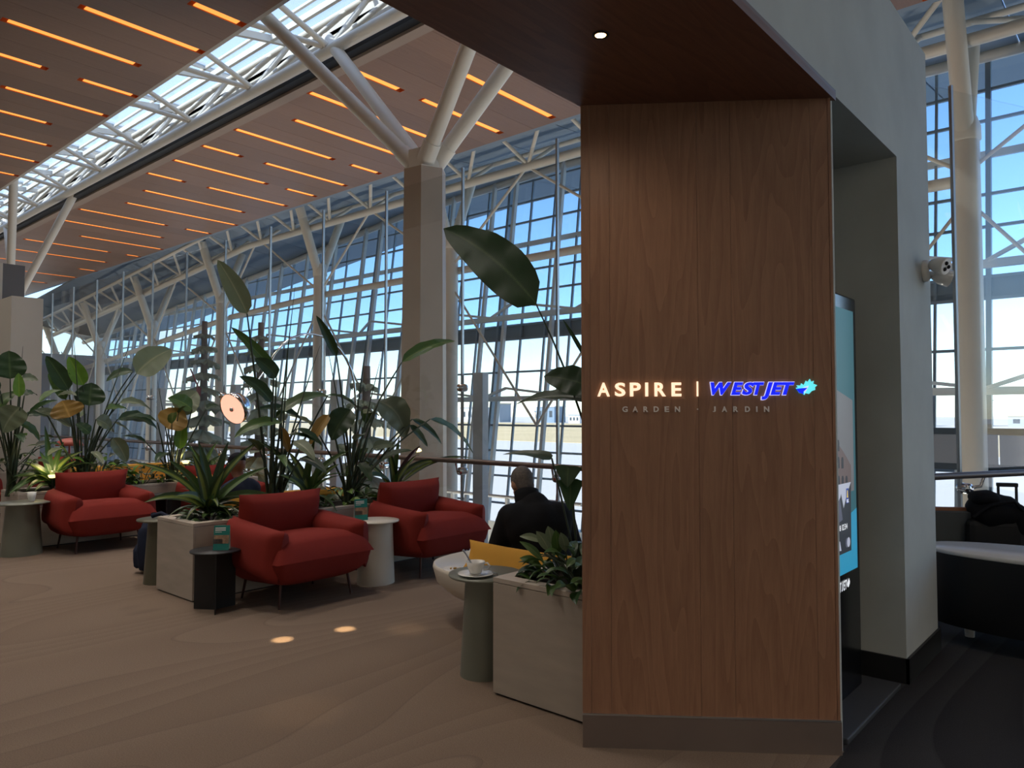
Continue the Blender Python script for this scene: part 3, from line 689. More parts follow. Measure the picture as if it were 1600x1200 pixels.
# ------------------------------------------------------------------ red armchairs
def pillow(W, D, Tk, pinch=.05, q=.42, n=18, e=3.2):
    """soft cushion in the XY plane: W along Y, D along X, seam round the edge, pointed corners"""
    m = MB()
    for s in (1, -1):
        def fn(u, v, s=s):
            a, b = u * 2 - 1, v * 2 - 1
            x = a * D / 2 * (1 - pinch * (1 - b * b)); y = b * W / 2 * (1 - pinch * (1 - a * a))
            t = Tk / 2 * (max(0, (1 - abs(a) ** e)) * max(0, (1 - abs(b) ** e))) ** q
            return Vector((x, y, s * t))
        m.grid(fn, n, n)
        if s == -1:
            k = (n + 1) * (n + 1)
    # flip bottom faces
    h = len(m.f) // 2
    for i in range(h, len(m.f)): m.f[i] = m.f[i][::-1]
    return m
def make_armchair(mat, label):
    t = thing('armchair', label, 'armchair', (0, 0, 0), 0, 'red lounge armchairs')
    pillow(.92, .86, .40, .04, .40, 22, 5.0).xf(Matrix.Translation((.02, 0, .35)) @ Matrix.Rotation(R(-4), 4, 'Y')).build('seat', mat, t)
    pillow(.80, .54, .27, .05, .38).xf(Matrix.Translation((-.30, 0, .60)) @ Matrix.Rotation(R(-80), 4, 'Y')).build('backrest', mat, t)
    for s in (-1, 1):
        pillow(.40, .80, .25, .05, .38, 18, 4.0).xf(Matrix.Translation((.0, s * .40, .455)) @ Matrix.Rotation(R(4), 4, 'Y') @ Matrix.Rotation(R(90 + s * 6), 4, 'X')).build('armrest', mat, t)
        for a in (-1, 1):
            MB().tube([(a * .25, s * .31, .26), (a * .285, s * .345, 0)], [.014, .010], 8).build('leg', M['leg_brown'], t)
        MB().tube([(-.26, s * .315, .225), (.26, s * .315, .225)], .011, 8).build('stretcher', M['steel'], t)
    MB().tube([(.255, -.315, .225), (.255, .315, .225)], .011, 8).build('stretcher', M['steel'], t)
    return t
ac = make_armchair(M['red'], 'red armchair beside the black side table, frontmost of the armchairs')
ac.location = (-5.53, 3.57, 0)
place(ac, (-5.53, 5.05, 0), 0, 'red armchair by the glass screen, right of the white pedestal table')
place(ac, (-9.27, 3.36, 0), 0, 'red armchair at the left, next to the sage table with the white mug')
place(ac, (-9.27, 4.86, 0), 0, 'red armchair half hidden behind the front corn plant')
place(ac, (-12.9, 2.75, 0), 0, 'red armchair cut off by the left edge of the picture')
place(ac, (-12.9, 4.25, 0), 0, 'red armchair glimpsed between the left planter stems')

# mustard bench with cushions on the far side of the middle planter
mb_ = thing('bench', 'mustard upholstered bench behind the middle planter', 'bench', (-7.1, 4.4, 0))
MB().box(-.38, .38, -1.0, .52, .22, .42, .04).build('seat', M['mustard'], mb_)
MB().box(.2, .4, -1.0, .52, .42, .74, .05).build('backrest', M['mustard'], mb_)
for x in (-.3, .3):
    for y in (-.9, .42): MB().tube([(x, y, .23), (x, y, 0)], .018, 8).build('leg', M['black_metal'], mb_)
cu = pillow(.42, .42, .16).xf(Matrix.Translation((-9.3, 4.62, .56)) @ Matrix.Rotation(R(60), 4, 'Y') @ Matrix.Rotation(R(20), 4, 'Z')).build('cushion', M['mustard'], None, (-9.3, 4.62, .56)); tag(cu, 'small mustard cushion on the hidden red armchair', 'cushion')
bn2 = thing('bench', 'mustard bench at the far left seen through the plant stems', 'bench', (-12.0, 4.9, 0))
MB().box(-.3, .3, -.9, .9, .2, .45, .03).build('seat', M['mustard'], bn2); MB().box(-.3, -.15, -.9, .9, .45, .74, .03).build('backrest', M['mustard'], bn2)
for y in (-.8, .8): MB().box(-.28, .28, y - .03, y + .03, 0, .2).build('leg', M['black_metal'], bn2)

# ------------------------------------------------------------------ side tables
def pedestal_table(label, loc, mat, h=.58, r=.22, rb=.155, rt=.12):
    t = thing('side_table', label, 'side table', loc, 0, 'pedestal side tables')
    MB().lathe([(.0005, h - .014), (r - .004, h - .014), (r, h - .008), (r - .002, h), (.0005, h)], 40).build('table_top', mat, t)
    MB().lathe([(rb, 0), (rb, .012), (rt, h - .02), (rt, h - .012)], 36, sx=.92, sy=1.05).build('pedestal', mat, t)
    return t
pedestal_table('sage grey pedestal table with coffee cup beside the short planter', (-3.06, 3.27, 0), M['sage'], .59, .225, .155, .125)
pedestal_table('sage grey pedestal table with the white mug at the left', (-9.42, 2.62, 0), M['sage'], .57, .27, .19, .15)
pedestal_table('olive grey pedestal table beside the middle planter with a strap on it', (-6.93, 3.05, 0), M['sage_dark'], .58, .22, .15, .12)
pedestal_table('off-white pedestal table between the two front red armchairs', (-5.42, 4.32, 0), M['cream'], .57, .21, .17, .15)
def slot_table(label, loc, h=.47):
    t = thing('side_table', label, 'side table', loc, R(12), 'black fin side tables')
    MB().lathe([(.0005, h - .012), (.19, h - .012), (.192, h - .006), (.19, h), (.0005, h)], 36).build('table_top', M['black_metal'], t)
    for a in (200, 320, 80):
        c, s = math.cos(R(a)), math.sin(R(a))
        MB().bar((0, 0, .0), (0, 0, h - .012), .012, .012)
        MB().add([(0, 0, 0), (c * .175, s * .175, 0), (c * .175, s * .175, h - .012), (0, 0, h - .012), (-s * .008, c * .008, 0), (c * .175 - s * .008, s * .175 + c * .008, 0), (c * .175 - s * .008, s * .175 + c * .008, h - .012), (-s * .008, c * .008, h - .012)],
                 [(0, 1, 2, 3), (7, 6, 5, 4), (0, 4, 5, 1), (1, 5, 6, 2), (0, 3, 7, 4)]).build('fin', M['black_metal'], t)
    return t
slot_table('black round side table with three fins in front of the middle planter', (-5.64, 2.90, 0))
slot_table('black side table behind the left red armchair', (-9.25, 4.12, 0), .55)

# cream island seat behind the near table
isl = thing('island_bench', 'large cream rounded island bench with raised rim behind the coffee cup table', 'bench', (-3.28, 4.30, 0))
MB().lathe([(.3, .02), (.3, .14), (.55, .17), (.86, .22), (.97, .30), (1.0, .40), (.995, .425), (.975, .425), (.965, .41), (.0005, .41)], 56, sx=1.0, sy=.66, power=2.9).build('shell', M['cream'], isl)
MB().lathe([(.26, 0), (.26, .15)], 32, sx=1.0, sy=.66).build('foot', M['cream'], isl)
pillow(1.0, .25, .12, .10).xf(Matrix.Translation((-3.25, 3.775, .53)) @ Matrix.Rotation(R(90), 4, 'Z') @ Matrix.Rotation(R(-62), 4, 'Y')).build('cushion', M['mustard'], None, (-3.25, 3.775, .53))
tag(bpy.data.objects['cushion.001'], 'long mustard back cushion lying low behind the coffee cup', 'cushion')
c2 = pillow(.52, .40, .15, .06).xf(Matrix.Translation((-2.40, 3.95, .64)) @ Matrix.Rotation(R(90), 4, 'Z') @ Matrix.Rotation(R(-70), 4, 'Y') @ Matrix.Rotation(R(8), 4, 'Z')).build('cushion', M['mustard'], None, (-2.4, 3.95, .64))
tag(c2, 'upright mustard cushion behind the leafy short planter', 'cushion')

# ------------------------------------------------------------------ crockery, cards, bags
def cup(t, r=.05, h=.062, mat=M['ceramic']):
    MB().lathe([(.0005, .003), (r * .55, .0), (r * .6, .004), (r * .85, h * .5), (r, h), (r * .95, h), (r * .8, h * .5), (r * .5, .008), (.0005, .008)], 32).build('cup_body', mat, t)
    MB().tube([(r * .8, 0, h * .3), (r * 1.35, 0, h * .35), (r * 1.5, 0, h * .65), (r * 1.25, 0, h * .88), (r * .9, 0, h * .85)], .0055, 8).build('cup_handle', mat, t)
k = thing('coffee_cup', 'white coffee cup with a spoon standing in it, on the saucer', 'cup', (-3.05, 3.17, .606), R(35)); cup(k, .056, .07)
MB().lathe([(.0005, .035), (.048, .035)], 24).build('coffee', plain('coffee', sr(70, 44, 28), .2), k)
s_ = thing('saucer', 'white saucer under the coffee cup', 'saucer', (-3.05, 3.17, .59)); MB().lathe([(.0005, .004), (.045, 0), (.06, .004), (.105, .015), (.104, .018), (.055, .009), (.0005, .012)], 36).build('dish', M['ceramic'], s_)
MB().lathe([(.0005, .0125), (.04, .0125), (.043, .0118)], 24).build('well', M['ceramic'], s_)
sp_ = MB().tube([(-3.05, 3.17, .62), (-3.085, 3.125, .72), (-3.095, 3.11, .745)], [.006, .004, .007], 8).build('spoon', M['steel'], None, (-3.05, 3.17, .62)); tag(sp_, 'steel teaspoon leaning out of the coffee cup', 'spoon')
sp2 = MB().tube([(-2.99, 3.25, .608), (-2.93, 3.22, .612), (-2.91, 3.2, .612)], [.004, .004, .010], 8).build('spoon', M['steel'], None, (-2.97, 3.24, .608)); tag(sp2, 'small dark teaspoon lying on the saucer', 'spoon')
pl = thing('plate', 'white plate of snack crumbs on the cream island bench', 'plate', (-3.83, 3.80, .411)); MB().lathe([(.0005, .004), (.06, 0), (.07, .004), (.11, .014), (.109, .017), (.065, .008), (.0005, .008)], 36).build('dish', M['ceramic'], pl)
fm = plain('crumbs', sr(196, 156, 84), .8)
for i in range(14):
    a = random.uniform(0, 6.28); r = random.uniform(0, .06); MB().ball((r * math.cos(a), r * math.sin(a), .014), (.013, .008, .006), 7, 5, Matrix.Rotation(random.uniform(0, 3), 3, 'Z').to_4x4()).build('snack', fm, pl)
mg = thing('mug', 'white mug on the sage table at the left', 'mug', (-9.40, 2.70, .57), R(200)); cup(mg, .045, .105)
def tent(label, loc, rz):
    t = thing('tent_card', label, 'card', loc, rz, 'table tent cards')
    teal = bpy.data.materials.get('teal_print') or plain('teal_print', sr(28, 122, 112), .4)
    MB().add([(-.06, .03, 0), (.06, .03, 0), (.06, .004, .19), (-.06, .004, .19), (-.06, .027, 0), (.06, .027, 0), (.06, .001, .19), (-.06, .001, .19)], [(0, 1, 2, 3), (7, 6, 5, 4), (0, 4, 5, 1), (3, 2, 6, 7)]).build('back_face', M['ceramic'], t)
    f = MB().add([(-.06, -.03, 0), (.06, -.03, 0), (.06, 0, .19), (-.06, 0, .19), (-.06, -.027, 0), (.06, -.027, 0), (.06, .002, .19), (-.06, .002, .19)], [(0, 1, 2, 3), (7, 6, 5, 4), (0, 4, 5, 1), (3, 2, 6, 7)]).build('front_face', teal, t)
    def strip(x0, x1, z0, z1, mat, nm):
        y = lambda z: -.03 + .03 * z / .19 - .0012
        MB().add([(x0, y(z0), z0), (x1, y(z0), z0), (x1, y(z1), z1), (x0, y(z1), z1)], [(0, 1, 2, 3)]).build(nm, mat, f)
    ph = bpy.data.materials.get('photo_print') or plain('photo_print', sr(150, 118, 92), .5, var=.5, scale=40)
    gy = bpy.data.materials.get('photo_road') or plain('photo_road', sr(70, 74, 78), .5, var=.4, scale=30)
    strip(-.058, .058, .05, .115, ph, 'photo'); strip(-.058, .01, .05, .085, gy, 'photo_road')
    for z in (.165, .15): strip(-.05, .03, z, z + .008, M['ceramic'], 'headline')
    strip(-.05, .0, .137, .141, M['ceramic'], 'text_line')
    return t
tent('teal and white tent card on the black side table', (-5.6, 2.93, .47), R(48))
tent('teal and white tent card on the off-white pedestal table', (-5.52, 4.22, .57), R(70))
bp_ = thing('backpack', 'dark navy backpack slumped on the carpet beside the olive table', 'bag', (-7.42, 3.17, 0), R(215))
def soft(c, r, seed, k=.12):
    m = MB().ball((0, 0, 0), 1.0, 24, 16)
    for i, p in enumerate(m.v):
        q = Vector([math.copysign(abs(a) ** .6, a) for a in p]); m.v[i] = Vector(c) + Vector((q.x * r[0], q.y * r[1], q.z * r[2])) * (1 + k * noise.noise(p * 2.2 + Vector((seed, 0, 0))))
    return m
soft((0, 0, .25), (.10, .15, .25), 1).build('body', M['navy'], bp_); soft((.09, 0, .16), (.06, .12, .12), 4).build('front_pocket', M['navy'], bp_)
for s in (-.09, .09): MB().tube([(-.08, s, .46), (-.17, s * 1.2, .36), (-.19, s * 1.5, .12), (-.15, s * 1.6, .03)], .014, 8).build('strap', M['coat'], bp_)
MB().tube([(0, -.04, .5), (.0, -.03, .57), (0, .03, .57), (0, .04, .5)], .01, 8).build('grab_handle', M['coat'], bp_)
st_ = MB().tube([(-7.0, 2.98, .60), (-6.94, 3.04, .625), (-6.86, 3.06, .60), (-6.8, 3.1, .595)], .02, 8).build('strap', M['navy'], None, (-6.9, 3.04, .58)); tag(st_, 'dark navy strap lying on top of the olive table', 'strap')

# ------------------------------------------------------------------ lamps standing among the seats
lamp = thing('arc_lamp', 'chrome arc floor lamp with pink lit dome hanging over the planter', 'lamp', (-6.95, 5.28, 0))
def LL(mb, nm, mat, par=None): return mb.xf(Matrix.Translation(-lamp.location)).build(nm, mat, par or lamp)
LL(MB().lathe([(.17, 0), (.17, .03), (.16, .04), (.0005, .04)], 32, M=Matrix.Translation(lamp.location)), 'base', M['chrome'])
arc = [Vector((-6.95, 5.28, .04)), Vector((-6.94, 5.26, 1.2))]
for i in range(13):
    a = math.pi * i / 12 * .86; arc.append(Vector((-6.92, 4.62 + .58 * math.cos(a), 1.75 + .66 * math.sin(a))))
LL(MB().tube(arc, .013, 10), 'arc_pole', M['chrome'])
hc = at_x(366, 638, -6.9); LL(MB().tube([arc[-1], hc + Vector((0.02, .12, .13))], .008, 8), 'hanger', M['chrome'])
ax = ((Vector((0, 0, EYE)) - hc).normalized() * .72 + Vector((-.7536, -.657, -.5)) * .6).normalized(); rotm = Matrix.Translation(hc) @ ax.to_track_quat('-Z', 'Y').to_matrix().to_4x4()
LL(MB().lathe([(.0005, .158), (.05, .150), (.10, .122), (.14, .075), (.158, .02), (.160, -.03), (.157, -.03), (.153, .02), (.10, .11), (.0005, .145)], 40, M=rotm), 'dome', M['chrome'])
LL(MB().lathe([(.0005, -.012), (.156, -.02)], 36, M=rotm), 'diffuser', emissive('pink_diffuser', sr(255, 196, 168), .85))
LL(MB().ball(hc + ax * .03, .025, 14, 10), 'knob', M['chrome'])
ml = thing('mushroom_lamp', 'small red mushroom lamp glimpsed between the left plants', 'lamp', (-11.5, 3.75, 0))
MB().lathe([(.0005, 1.2), (.08, 1.19), (.15, 1.15), (.175, 1.09), (.17, 1.09), (.0005, 1.14)], 32).build('shade', plain('terracotta_enamel', sr(178, 84, 70), .4), ml)
MB().tube([(0, 0, .02), (0, 0, 1.12)], .014, 10).build('pole', bpy.data.materials['terracotta_enamel'], ml); MB().lathe([(.13, 0), (.13, .02), (.0005, .025)], 28).build('base', bpy.data.materials['terracotta_enamel'], ml)

# ------------------------------------------------------------------ furniture right of the portal wall
ct = thing('counter_table', 'oval table with white top and black curved apron right of the portal wall', 'table', (-.42, 5.92, 0))
MB().lathe([(.0005, .60), (.99, .60), (1.0, .605), (1.0, .622), (.99, .628), (.0005, .628)], 64, sx=.84, sy=.33, power=2.3).build('table_top', plain('white_table_top', sr(222, 222, 220), .25), ct)
MB().lathe([(.97, .13), (.975, .14), (.975, .60)], 64, sx=.84, sy=.33, power=2.3).build('apron', plain('black_laminate', sr(16, 17, 20), .45), ct)
for x, y in ((-.05, -.2), (-.6, .08), (.6, .08)): MB().lathe([(.03, 0), (.035, .14)], 20, M=Matrix.Translation((x, y, 0))).build('leg', M['ceramic'], ct)
ch = thing('shell_chair', 'grey upholstered chair with walnut ply edge behind the oval table', 'chair', (-1.33, 6.72, 0), R(34))
def rr(w, h, t, r, M4):
    bm = bmesh.new(); bmesh.ops.create_cube(bm, size=1); bmesh.ops.scale(bm, vec=(w, t, h), verts=bm.verts)
    ed = [e for e in bm.edges if abs(e.verts[0].co.y - e.verts[1].co.y) > t * .5]
    bmesh.ops.bevel(bm, geom=ed, offset=r, segments=6, affect='EDGES', profile=.5)
    return MB().bm(bm, M=M4)
rr(.56, .30, .05, .09, Matrix.Translation((0, -.18, .64)) @ Matrix.Rotation(R(8), 4, 'X')).build('backrest', M['fabric_grey'], ch)
rr(.615, .35, .022, .105, Matrix.Translation((0, -.145, .645)) @ Matrix.Rotation(R(8), 4, 'X')).build('ply_shell', M['ply'], ch)
MB().box(-.28, .30, -.2, .28, .40, .47, .03).build('seat', M['fabric_grey'], ch); MB().box(-.30, .33, -.21, .29, .38, .415, .005).build('seat_ply', M['ply'], ch)
for x in (-.22, .22):
    for y in (-.15, .22): MB().tube([(x, y, .39), (x * 1.15, y * 1.15, 0)], [.018, .012], 8).build('leg', M['ply'], ch)
ob = thing('bench', 'low pale bench behind the suitcase at the right edge', 'bench', (-.05, 7.5, 0), R(27))
MB().box(-.45, .45, -.3, .3, .38, .46, .02).build('seat', M['cream'], ob)
MB().box(-.42, .42, -.26, .26, 0, .38, .01).build('base', M['fabric_grey'], ob)
sc_ = thing('suitcase', 'black wheeled suitcase with pull handle behind the oval table', 'suitcase', (-.98, 6.72, 0), R(24))
MB().box(-.19, .19, -.13, .13, .05, .74, .04).build('shell', plain('black_nylon', sr(15, 15, 17), .7), sc_)
MB().tube([(.05, .0, .72), (.05, .0, 1.0), (.17, .0, 1.0), (.17, .0, .72)], .011, 8).build('pull_handle', M['black_metal'], sc_)
MB().box(.04, .18, -.02, .02, .985, 1.015, .006).build('grip', M['black_metal'], sc_)
for x in (-.14, .14):
    for y in (-.09, .09): MB().lathe([(.0005, -.012), (.03, -.012), (.03, .012), (.0005, .012)], 16, M=Matrix.Translation((x, y, .03)) @ Matrix.Rotation(R(90), 4, 'X')).build('wheel', M['black_metal'], sc_)
MB().box(-.15, .15, -.145, -.13, .15, .5, .006).build('front_pocket', bpy.data.materials['black_nylon'], sc_)
jk = thing('shoulder_bag', 'black soft shoulder bag slung over the top of the suitcase', 'bag', (-.97, 6.70, .76), R(24))
def lump(c, r, s, nm, k=.25):
    m = MB().ball((0, 0, 0), r, 22, 14)
    for i, p in enumerate(m.v):
        m.v[i] = Vector(c) + p * (1 + k * noise.noise(p * 9 + Vector((s, 0, 0))))
    return m.build(nm, M['coat'], jk)
lump((0, -.01, .05), (.19, .15, .13), 1, 'body'); lump((-.06, -.02, .14), (.10, .11, .06), 3, 'flap'); lump((.17, -.04, -.02), (.06, .09, .12), 6, 'side_pocket')
lump((.23, -.05, -.08), (.04, .045, .06), 9, 'pouch')
MB().tube([(-.16, -.12, .0), (-.05, -.16, .1), (.1, -.15, .13), (.17, -.1, .06)], .012, 8).build('strap', M['coat'], jk)

# twin-head emergency light on the grey wall
em = thing('emergency_light', 'white twin-head emergency light fixed to the grey portal wall', 'light', (XW1, 5.36, 2.47))
MB().lathe([(.07, 0), (.07, .02), (.055, .035), (.0005, .035)], 28, M=Matrix.Rotation(R(90), 4, 'Y')).build('back_plate', M['ceramic'], em)
for s in (-1, 1):
    a = Vector((.06, s * .035, -s * .03)); d = Vector((.75, s * .35 + .1, -.25)).normalized()
    MB().tube([(.02, s * .015, -s * .01), a], .016, 10).build('arm', M['ceramic'], em)
    q = Matrix.Translation(a) @ d.to_track_quat('Z', 'Y').to_matrix().to_4x4()
    h = MB().lathe([(.0005, -.02), (.03, -.015), (.05, .03), (.056, .085), (.05, .088)], 24, M=q).build('lamp_head', M['ceramic'], em)
    MB().lathe([(.0005, .08), (.05, .082)], 24, M=q).build('lens', M['chrome'], h)
    for t in range(3):
        pt = q @ Vector((.022 * math.cos(t * 2.09), .022 * math.sin(t * 2.09), .088)); MB().ball(pt, .013, 10, 8).build('bulb', M['black_metal'], h)
# ------------------------------------------------------------------ plants
UP = Vector((0, 0, 1))
def leaf_mesh(base, tip, width, bow=.12, face=.6, fold=.25, n=10, shape='paddle', ripple=0.0, seed=0.0, org=None):
    """one leaf blade as a curved strip; base/tip are points, bow lifts the middle, fold makes the V along the midrib"""
    base, tip = Vector(base), Vector(tip); d = tip - base; L = d.length; dn = d.normalized()
    cd = (Vector((0, 0, EYE)) - (base + tip) / 2 - (org or Vector((0, 0, 0)))).normalized()
    nn = (cd * face + UP * (1 - face)); nn = (nn - dn * nn.dot(dn))
    if nn.length < .05: nn = UP - dn * dn.z
    nn.normalize(); side = dn.cross(nn)
    m = MB(); uv = []; cs = (-1, -.66, -.33, 0, .33, .66, 1)
    up2 = (UP - dn * UP.dot(dn)); 
    for i in range(n + 1):
        t = i / n
        c = base + d * t + up2 * (bow * L * 4 * t * (1 - t))
        if shape == 'paddle': w = width / 2 * (max(0.0, math.sin(math.pi * t ** .8)) ** .55) * (1 - .25 * t)
        elif shape == 'strap': w = width / 2 * min(1, 4 * t + .35) * (1 - t ** 2.6) ** .8
        elif shape == 'heart': w = width / 2 * (max(0.0, 1 - t) ** .75) * min(1, 6 * t + .45)
        else: w = width / 2 * max(0.0, math.sin(math.pi * t)) ** .8
        w = max(w, .0015)
        for s in cs:
            r = ripple * w * math.sin(t * 21 + s * 2 + seed) * abs(s)
            m.v.append(c + side * (s * w * math.cos(fold * .9)) + nn * (abs(s) * w * math.sin(fold) + r)); uv.append((s, t))
    k = len(cs)
    for i in range(n):
        for j in range(k - 1):
            m.f.append((i * k + j, i * k + j + 1, (i + 1) * k + j + 1, (i + 1) * k + j)); m.sm.append(True)
    m.uv = uv
    return m
def pw(P, p): return Vector(p) - P.location
def stem_path(foot, top, sag=.12, n=7):
    foot, top = Vector(foot), Vector(top); out = []
    for i in range(n + 1):
        t = i / n; h = t ** (1 + sag * 2)
        out.append(Vector((foot.x + (top.x - foot.x) * h, foot.y + (top.y - foot.y) * h, foot.z + (top.z - foot.z) * t)))
    return out
def strelitzia(label, X, foot_px, leaves, spikes=(), name='bird_of_paradise', yplane=None, footz=.60, r=.011, group='bird of paradise plants', extra=7):
    """leaves: (base px,py, tip px,py, width px, material, face, fold, bow, offset)"""
    get = (lambda a, b, o=0: at_y(a, b, yplane + o)) if yplane is not None else (lambda a, b, o=0: at_x(a, b, X + o))
    f0 = get(*foot_px); f0.z = footz
    p = thing(name, label, 'plant', f0, 0, group)
    MB().lathe([(.07, -.02), (.05, .10), (.03, .22)], 12).build('crown', M['stem'], p)
    for i, (bx, by, tx, ty, wpx, mt, face, fold, bow, off) in enumerate(leaves):
        b = get(bx, by, off); t = get(tx, ty, off - .06)
        dist = (b - Vector((0, 0, EYE))).length
        sa = Vector((random.uniform(-.05, .05), random.uniform(-.05, .05), 0)); 
        MB().tube([pw(p, q) for q in stem_path(f0 + sa, b, random.uniform(.05, .4))], [r * 1.5, r * 1.4, r * 1.3, r * 1.1, r, r * .9, r * .8, r * .6], 7).build('stem', M['stem'], p)
        lm = leaf_mesh(pw(p, b), pw(p, t), wpx * dist / F * 1.05, bow, 0.0 if face is None else face, fold, 12, 'paddle', .10, i * 1.7, p.location)
        lm.build('leaf', M[mt], p)
    ex = random.Random(int(abs(f0.x * 100)))
    for i in range(extra):
        a = ex.uniform(0, 6.28); h = ex.uniform(.35, .95); q = ex.uniform(.12, .42); b = Vector((f0.x + q * math.cos(a) * .7, f0.y + q * math.sin(a), f0.z + h))
        t = b + Vector((math.cos(a) * .9, math.sin(a), ex.uniform(-.9, .5))).normalized() * ex.uniform(.22, .36)
        MB().tube([pw(p, k) for k in stem_path(f0 + Vector((ex.uniform(-.05, .05), ex.uniform(-.05, .05), 0)), b, ex.uniform(.1, .4))], [r * 1.3, r * 1.2, r * 1.1, r, r * .9, r * .8, r * .7, r * .5], 7).build('stem', M['stem'], p)
        leaf_mesh(pw(p, b), pw(p, t), ex.uniform(.09, .15), .10, ex.uniform(.1, .6), .3, 10, 'paddle', .10, i, p.location).build('leaf', M[ex.choice(('leaf_dark', 'leaf_dark', 'leaf_mid', 'leaf_pale'))], p)
    for (sx, sy, off) in spikes:
        t = get(sx, sy, off)
        MB().tube([pw(p, q) for q in stem_path(f0 + Vector((random.uniform(-.05, .05), random.uniform(-.04, .04), 0)), t, .1)], [r, r, r, r * .9, r * .8, r * .6, r * .4, r * .15], 6).build('spike', M['stem'], p)
    return p
D_, Mi, Br, Pa, Go, Bl = 'leaf_dark', 'leaf_mid', 'leaf_bright', 'leaf_pale', 'leaf_gold', 'leaf_dark'
strelitzia('bird of paradise with a pale curled leaf rising high left of the clad column', -6.35, (430, 800), [
    (386, 490, 340, 406, 34, Pa, .9, .35, .05, 0), (428, 578, 361, 511, 20, Mi, .7, .5, .02, -.05), (424, 628, 374, 588, 24, D_, .6, .4, .1, .1),
    (512, 618, 425, 660, 24, Mi, .4, .3, .14, -.1), (440, 660, 366, 684, 22, Mi, .5, .3, .12, .1), (432, 590, 398, 560, 26, D_, .7, .3, .1, .05), (438, 668, 452, 708, 16, Go, .7, .3, .05, .1), (470, 655, 400, 640, 18, D_, .5, .4, .12, -.15)],
    spikes=[(461, 448, -.1), (500, 540, .0), (452, 520, .1)])
strelitzia('bird of paradise in front of the clad column with broad drooping leaves', -6.3, (545, 792), [
    (526, 557, 494, 493, 17, D_, .7, .5, .04, 0), (628, 566, 711, 533, 24, Mi, .6, .4, .06, 0), (592, 627, 634, 684, 50, Pa, .75, .3, .22, .1),
    (548, 640, 518, 688, 42, D_, .75, .35, .12, .1), (672, 655, 742, 714, 20, Mi, .5, .5, .1, .15), (644, 655, 690, 694, 12, Bl, .7, .4, .08, .05), (640, 664, 668, 698, 13, Bl, .7, .4, .05, .12),
    (514, 648, 484, 696, 20, Go, .7, .4, .1, .0), (560, 640, 510, 618, 18, D_, .3, .4, .12, -.1), (580, 660, 565, 640, 22, Mi, .7, .3, .05, -.1), (575, 700, 540, 745, 14, Mi, .6, .3, .15, 0)],
    spikes=[(575, 512, 0), (512, 545, -.1), (595, 560, .1)])
strelitzia('bird of paradise behind the left red armchair with upright paddles', -10.05, (128, 762), [
    (107, 609, 72, 556, 24, D_, .9, .25, .03, 0), (130, 602, 107, 557, 24, Br, .9, .35, .03, .05), (103, 624, 75, 584, 15, Mi, .8, .3, .02, -.1), (139, 634, 143, 598, 40, D_, .9, .15, .02, .1),
    (109, 652, 97, 626, 44, Go, .8, .2, .04, .15), (112, 667, 52, 640, 20, Pa, .5, .3, .1, .1), (213, 584, 268, 546, 42, Pa, .85, .2, .08, 0), (208, 580, 166, 596, 16, D_, .5, .4, .1, -.05),
    (184, 655, 247, 672, 24, D_, .5, .3, .16, .1), (187, 630, 239, 645, 20, Pa, .4, .3, .15, -.05), (176, 684, 198, 722, 22, Pa, .8, .35, .1, .15), (150, 655, 175, 672, 24, Pa, .6, .3, .1, .1), (62, 628, 100, 610, 12, Mi, .3, .3, .15, 0), (165, 640, 200, 640, 16, Mi, .4, .3, .1, .05), (120, 618, 90, 618, 16, Pa, .3, .3, .1, .1), (140, 678, 118, 662, 18, D_, .5, .3, .1, .15)],
    spikes=[(205, 532, 0), (115, 527, .1)])
strelitzia('bird of paradise at the left edge in front of the white partition', -10.1, (18, 768), [
    (16, 592, 14, 548, 40, D_, .95, .2, .02, 0), (30, 620, 29, 583, 15, Br, .9, .3, .02, .1), (32, 636, 4, 676, 36, Pa, .85, .2, .14, .12), (34, 592, 60, 594, 14, Pa, .6, .3, .1, .05), (0, 610, -28, 600, 20, D_, .6, .3, .1, 0),
    (38, 618, 58, 618, 14, D_, .4, .3, .2, .1), (-4, 640, 30, 612, 18, Mi, .4, .3, .15, 0), (30, 660, 62, 690, 14, Mi, .5, .3, .15, .1), (10, 655, -15, 640, 20, D_, .5, .3, .1, 0), (40, 650, 80, 655, 16, D_, .4, .3, .12, .05)],
    spikes=[(36, 541, 0)])
strelitzia('bird of paradise with a golden leaf near the pink dome lamp', -9.95, (268, 740), [
    (262, 670, 282, 638, 44, Go, .9, .2, .02, .1), (278, 645, 308, 612, 40, Pa, .85, .25, .05, 0), (281, 702, 285, 652, 19, Br, .9, .3, .02, .1), (322, 640, 342, 634, 14, D_, .4, .3, .1, 0), (246, 660, 196, 652, 16, D_, .3, .3, .12, .1), (300, 640, 262, 622, 26, Mi, .6, .3, .1, .1)],
    spikes=[(246, 595, 0)])
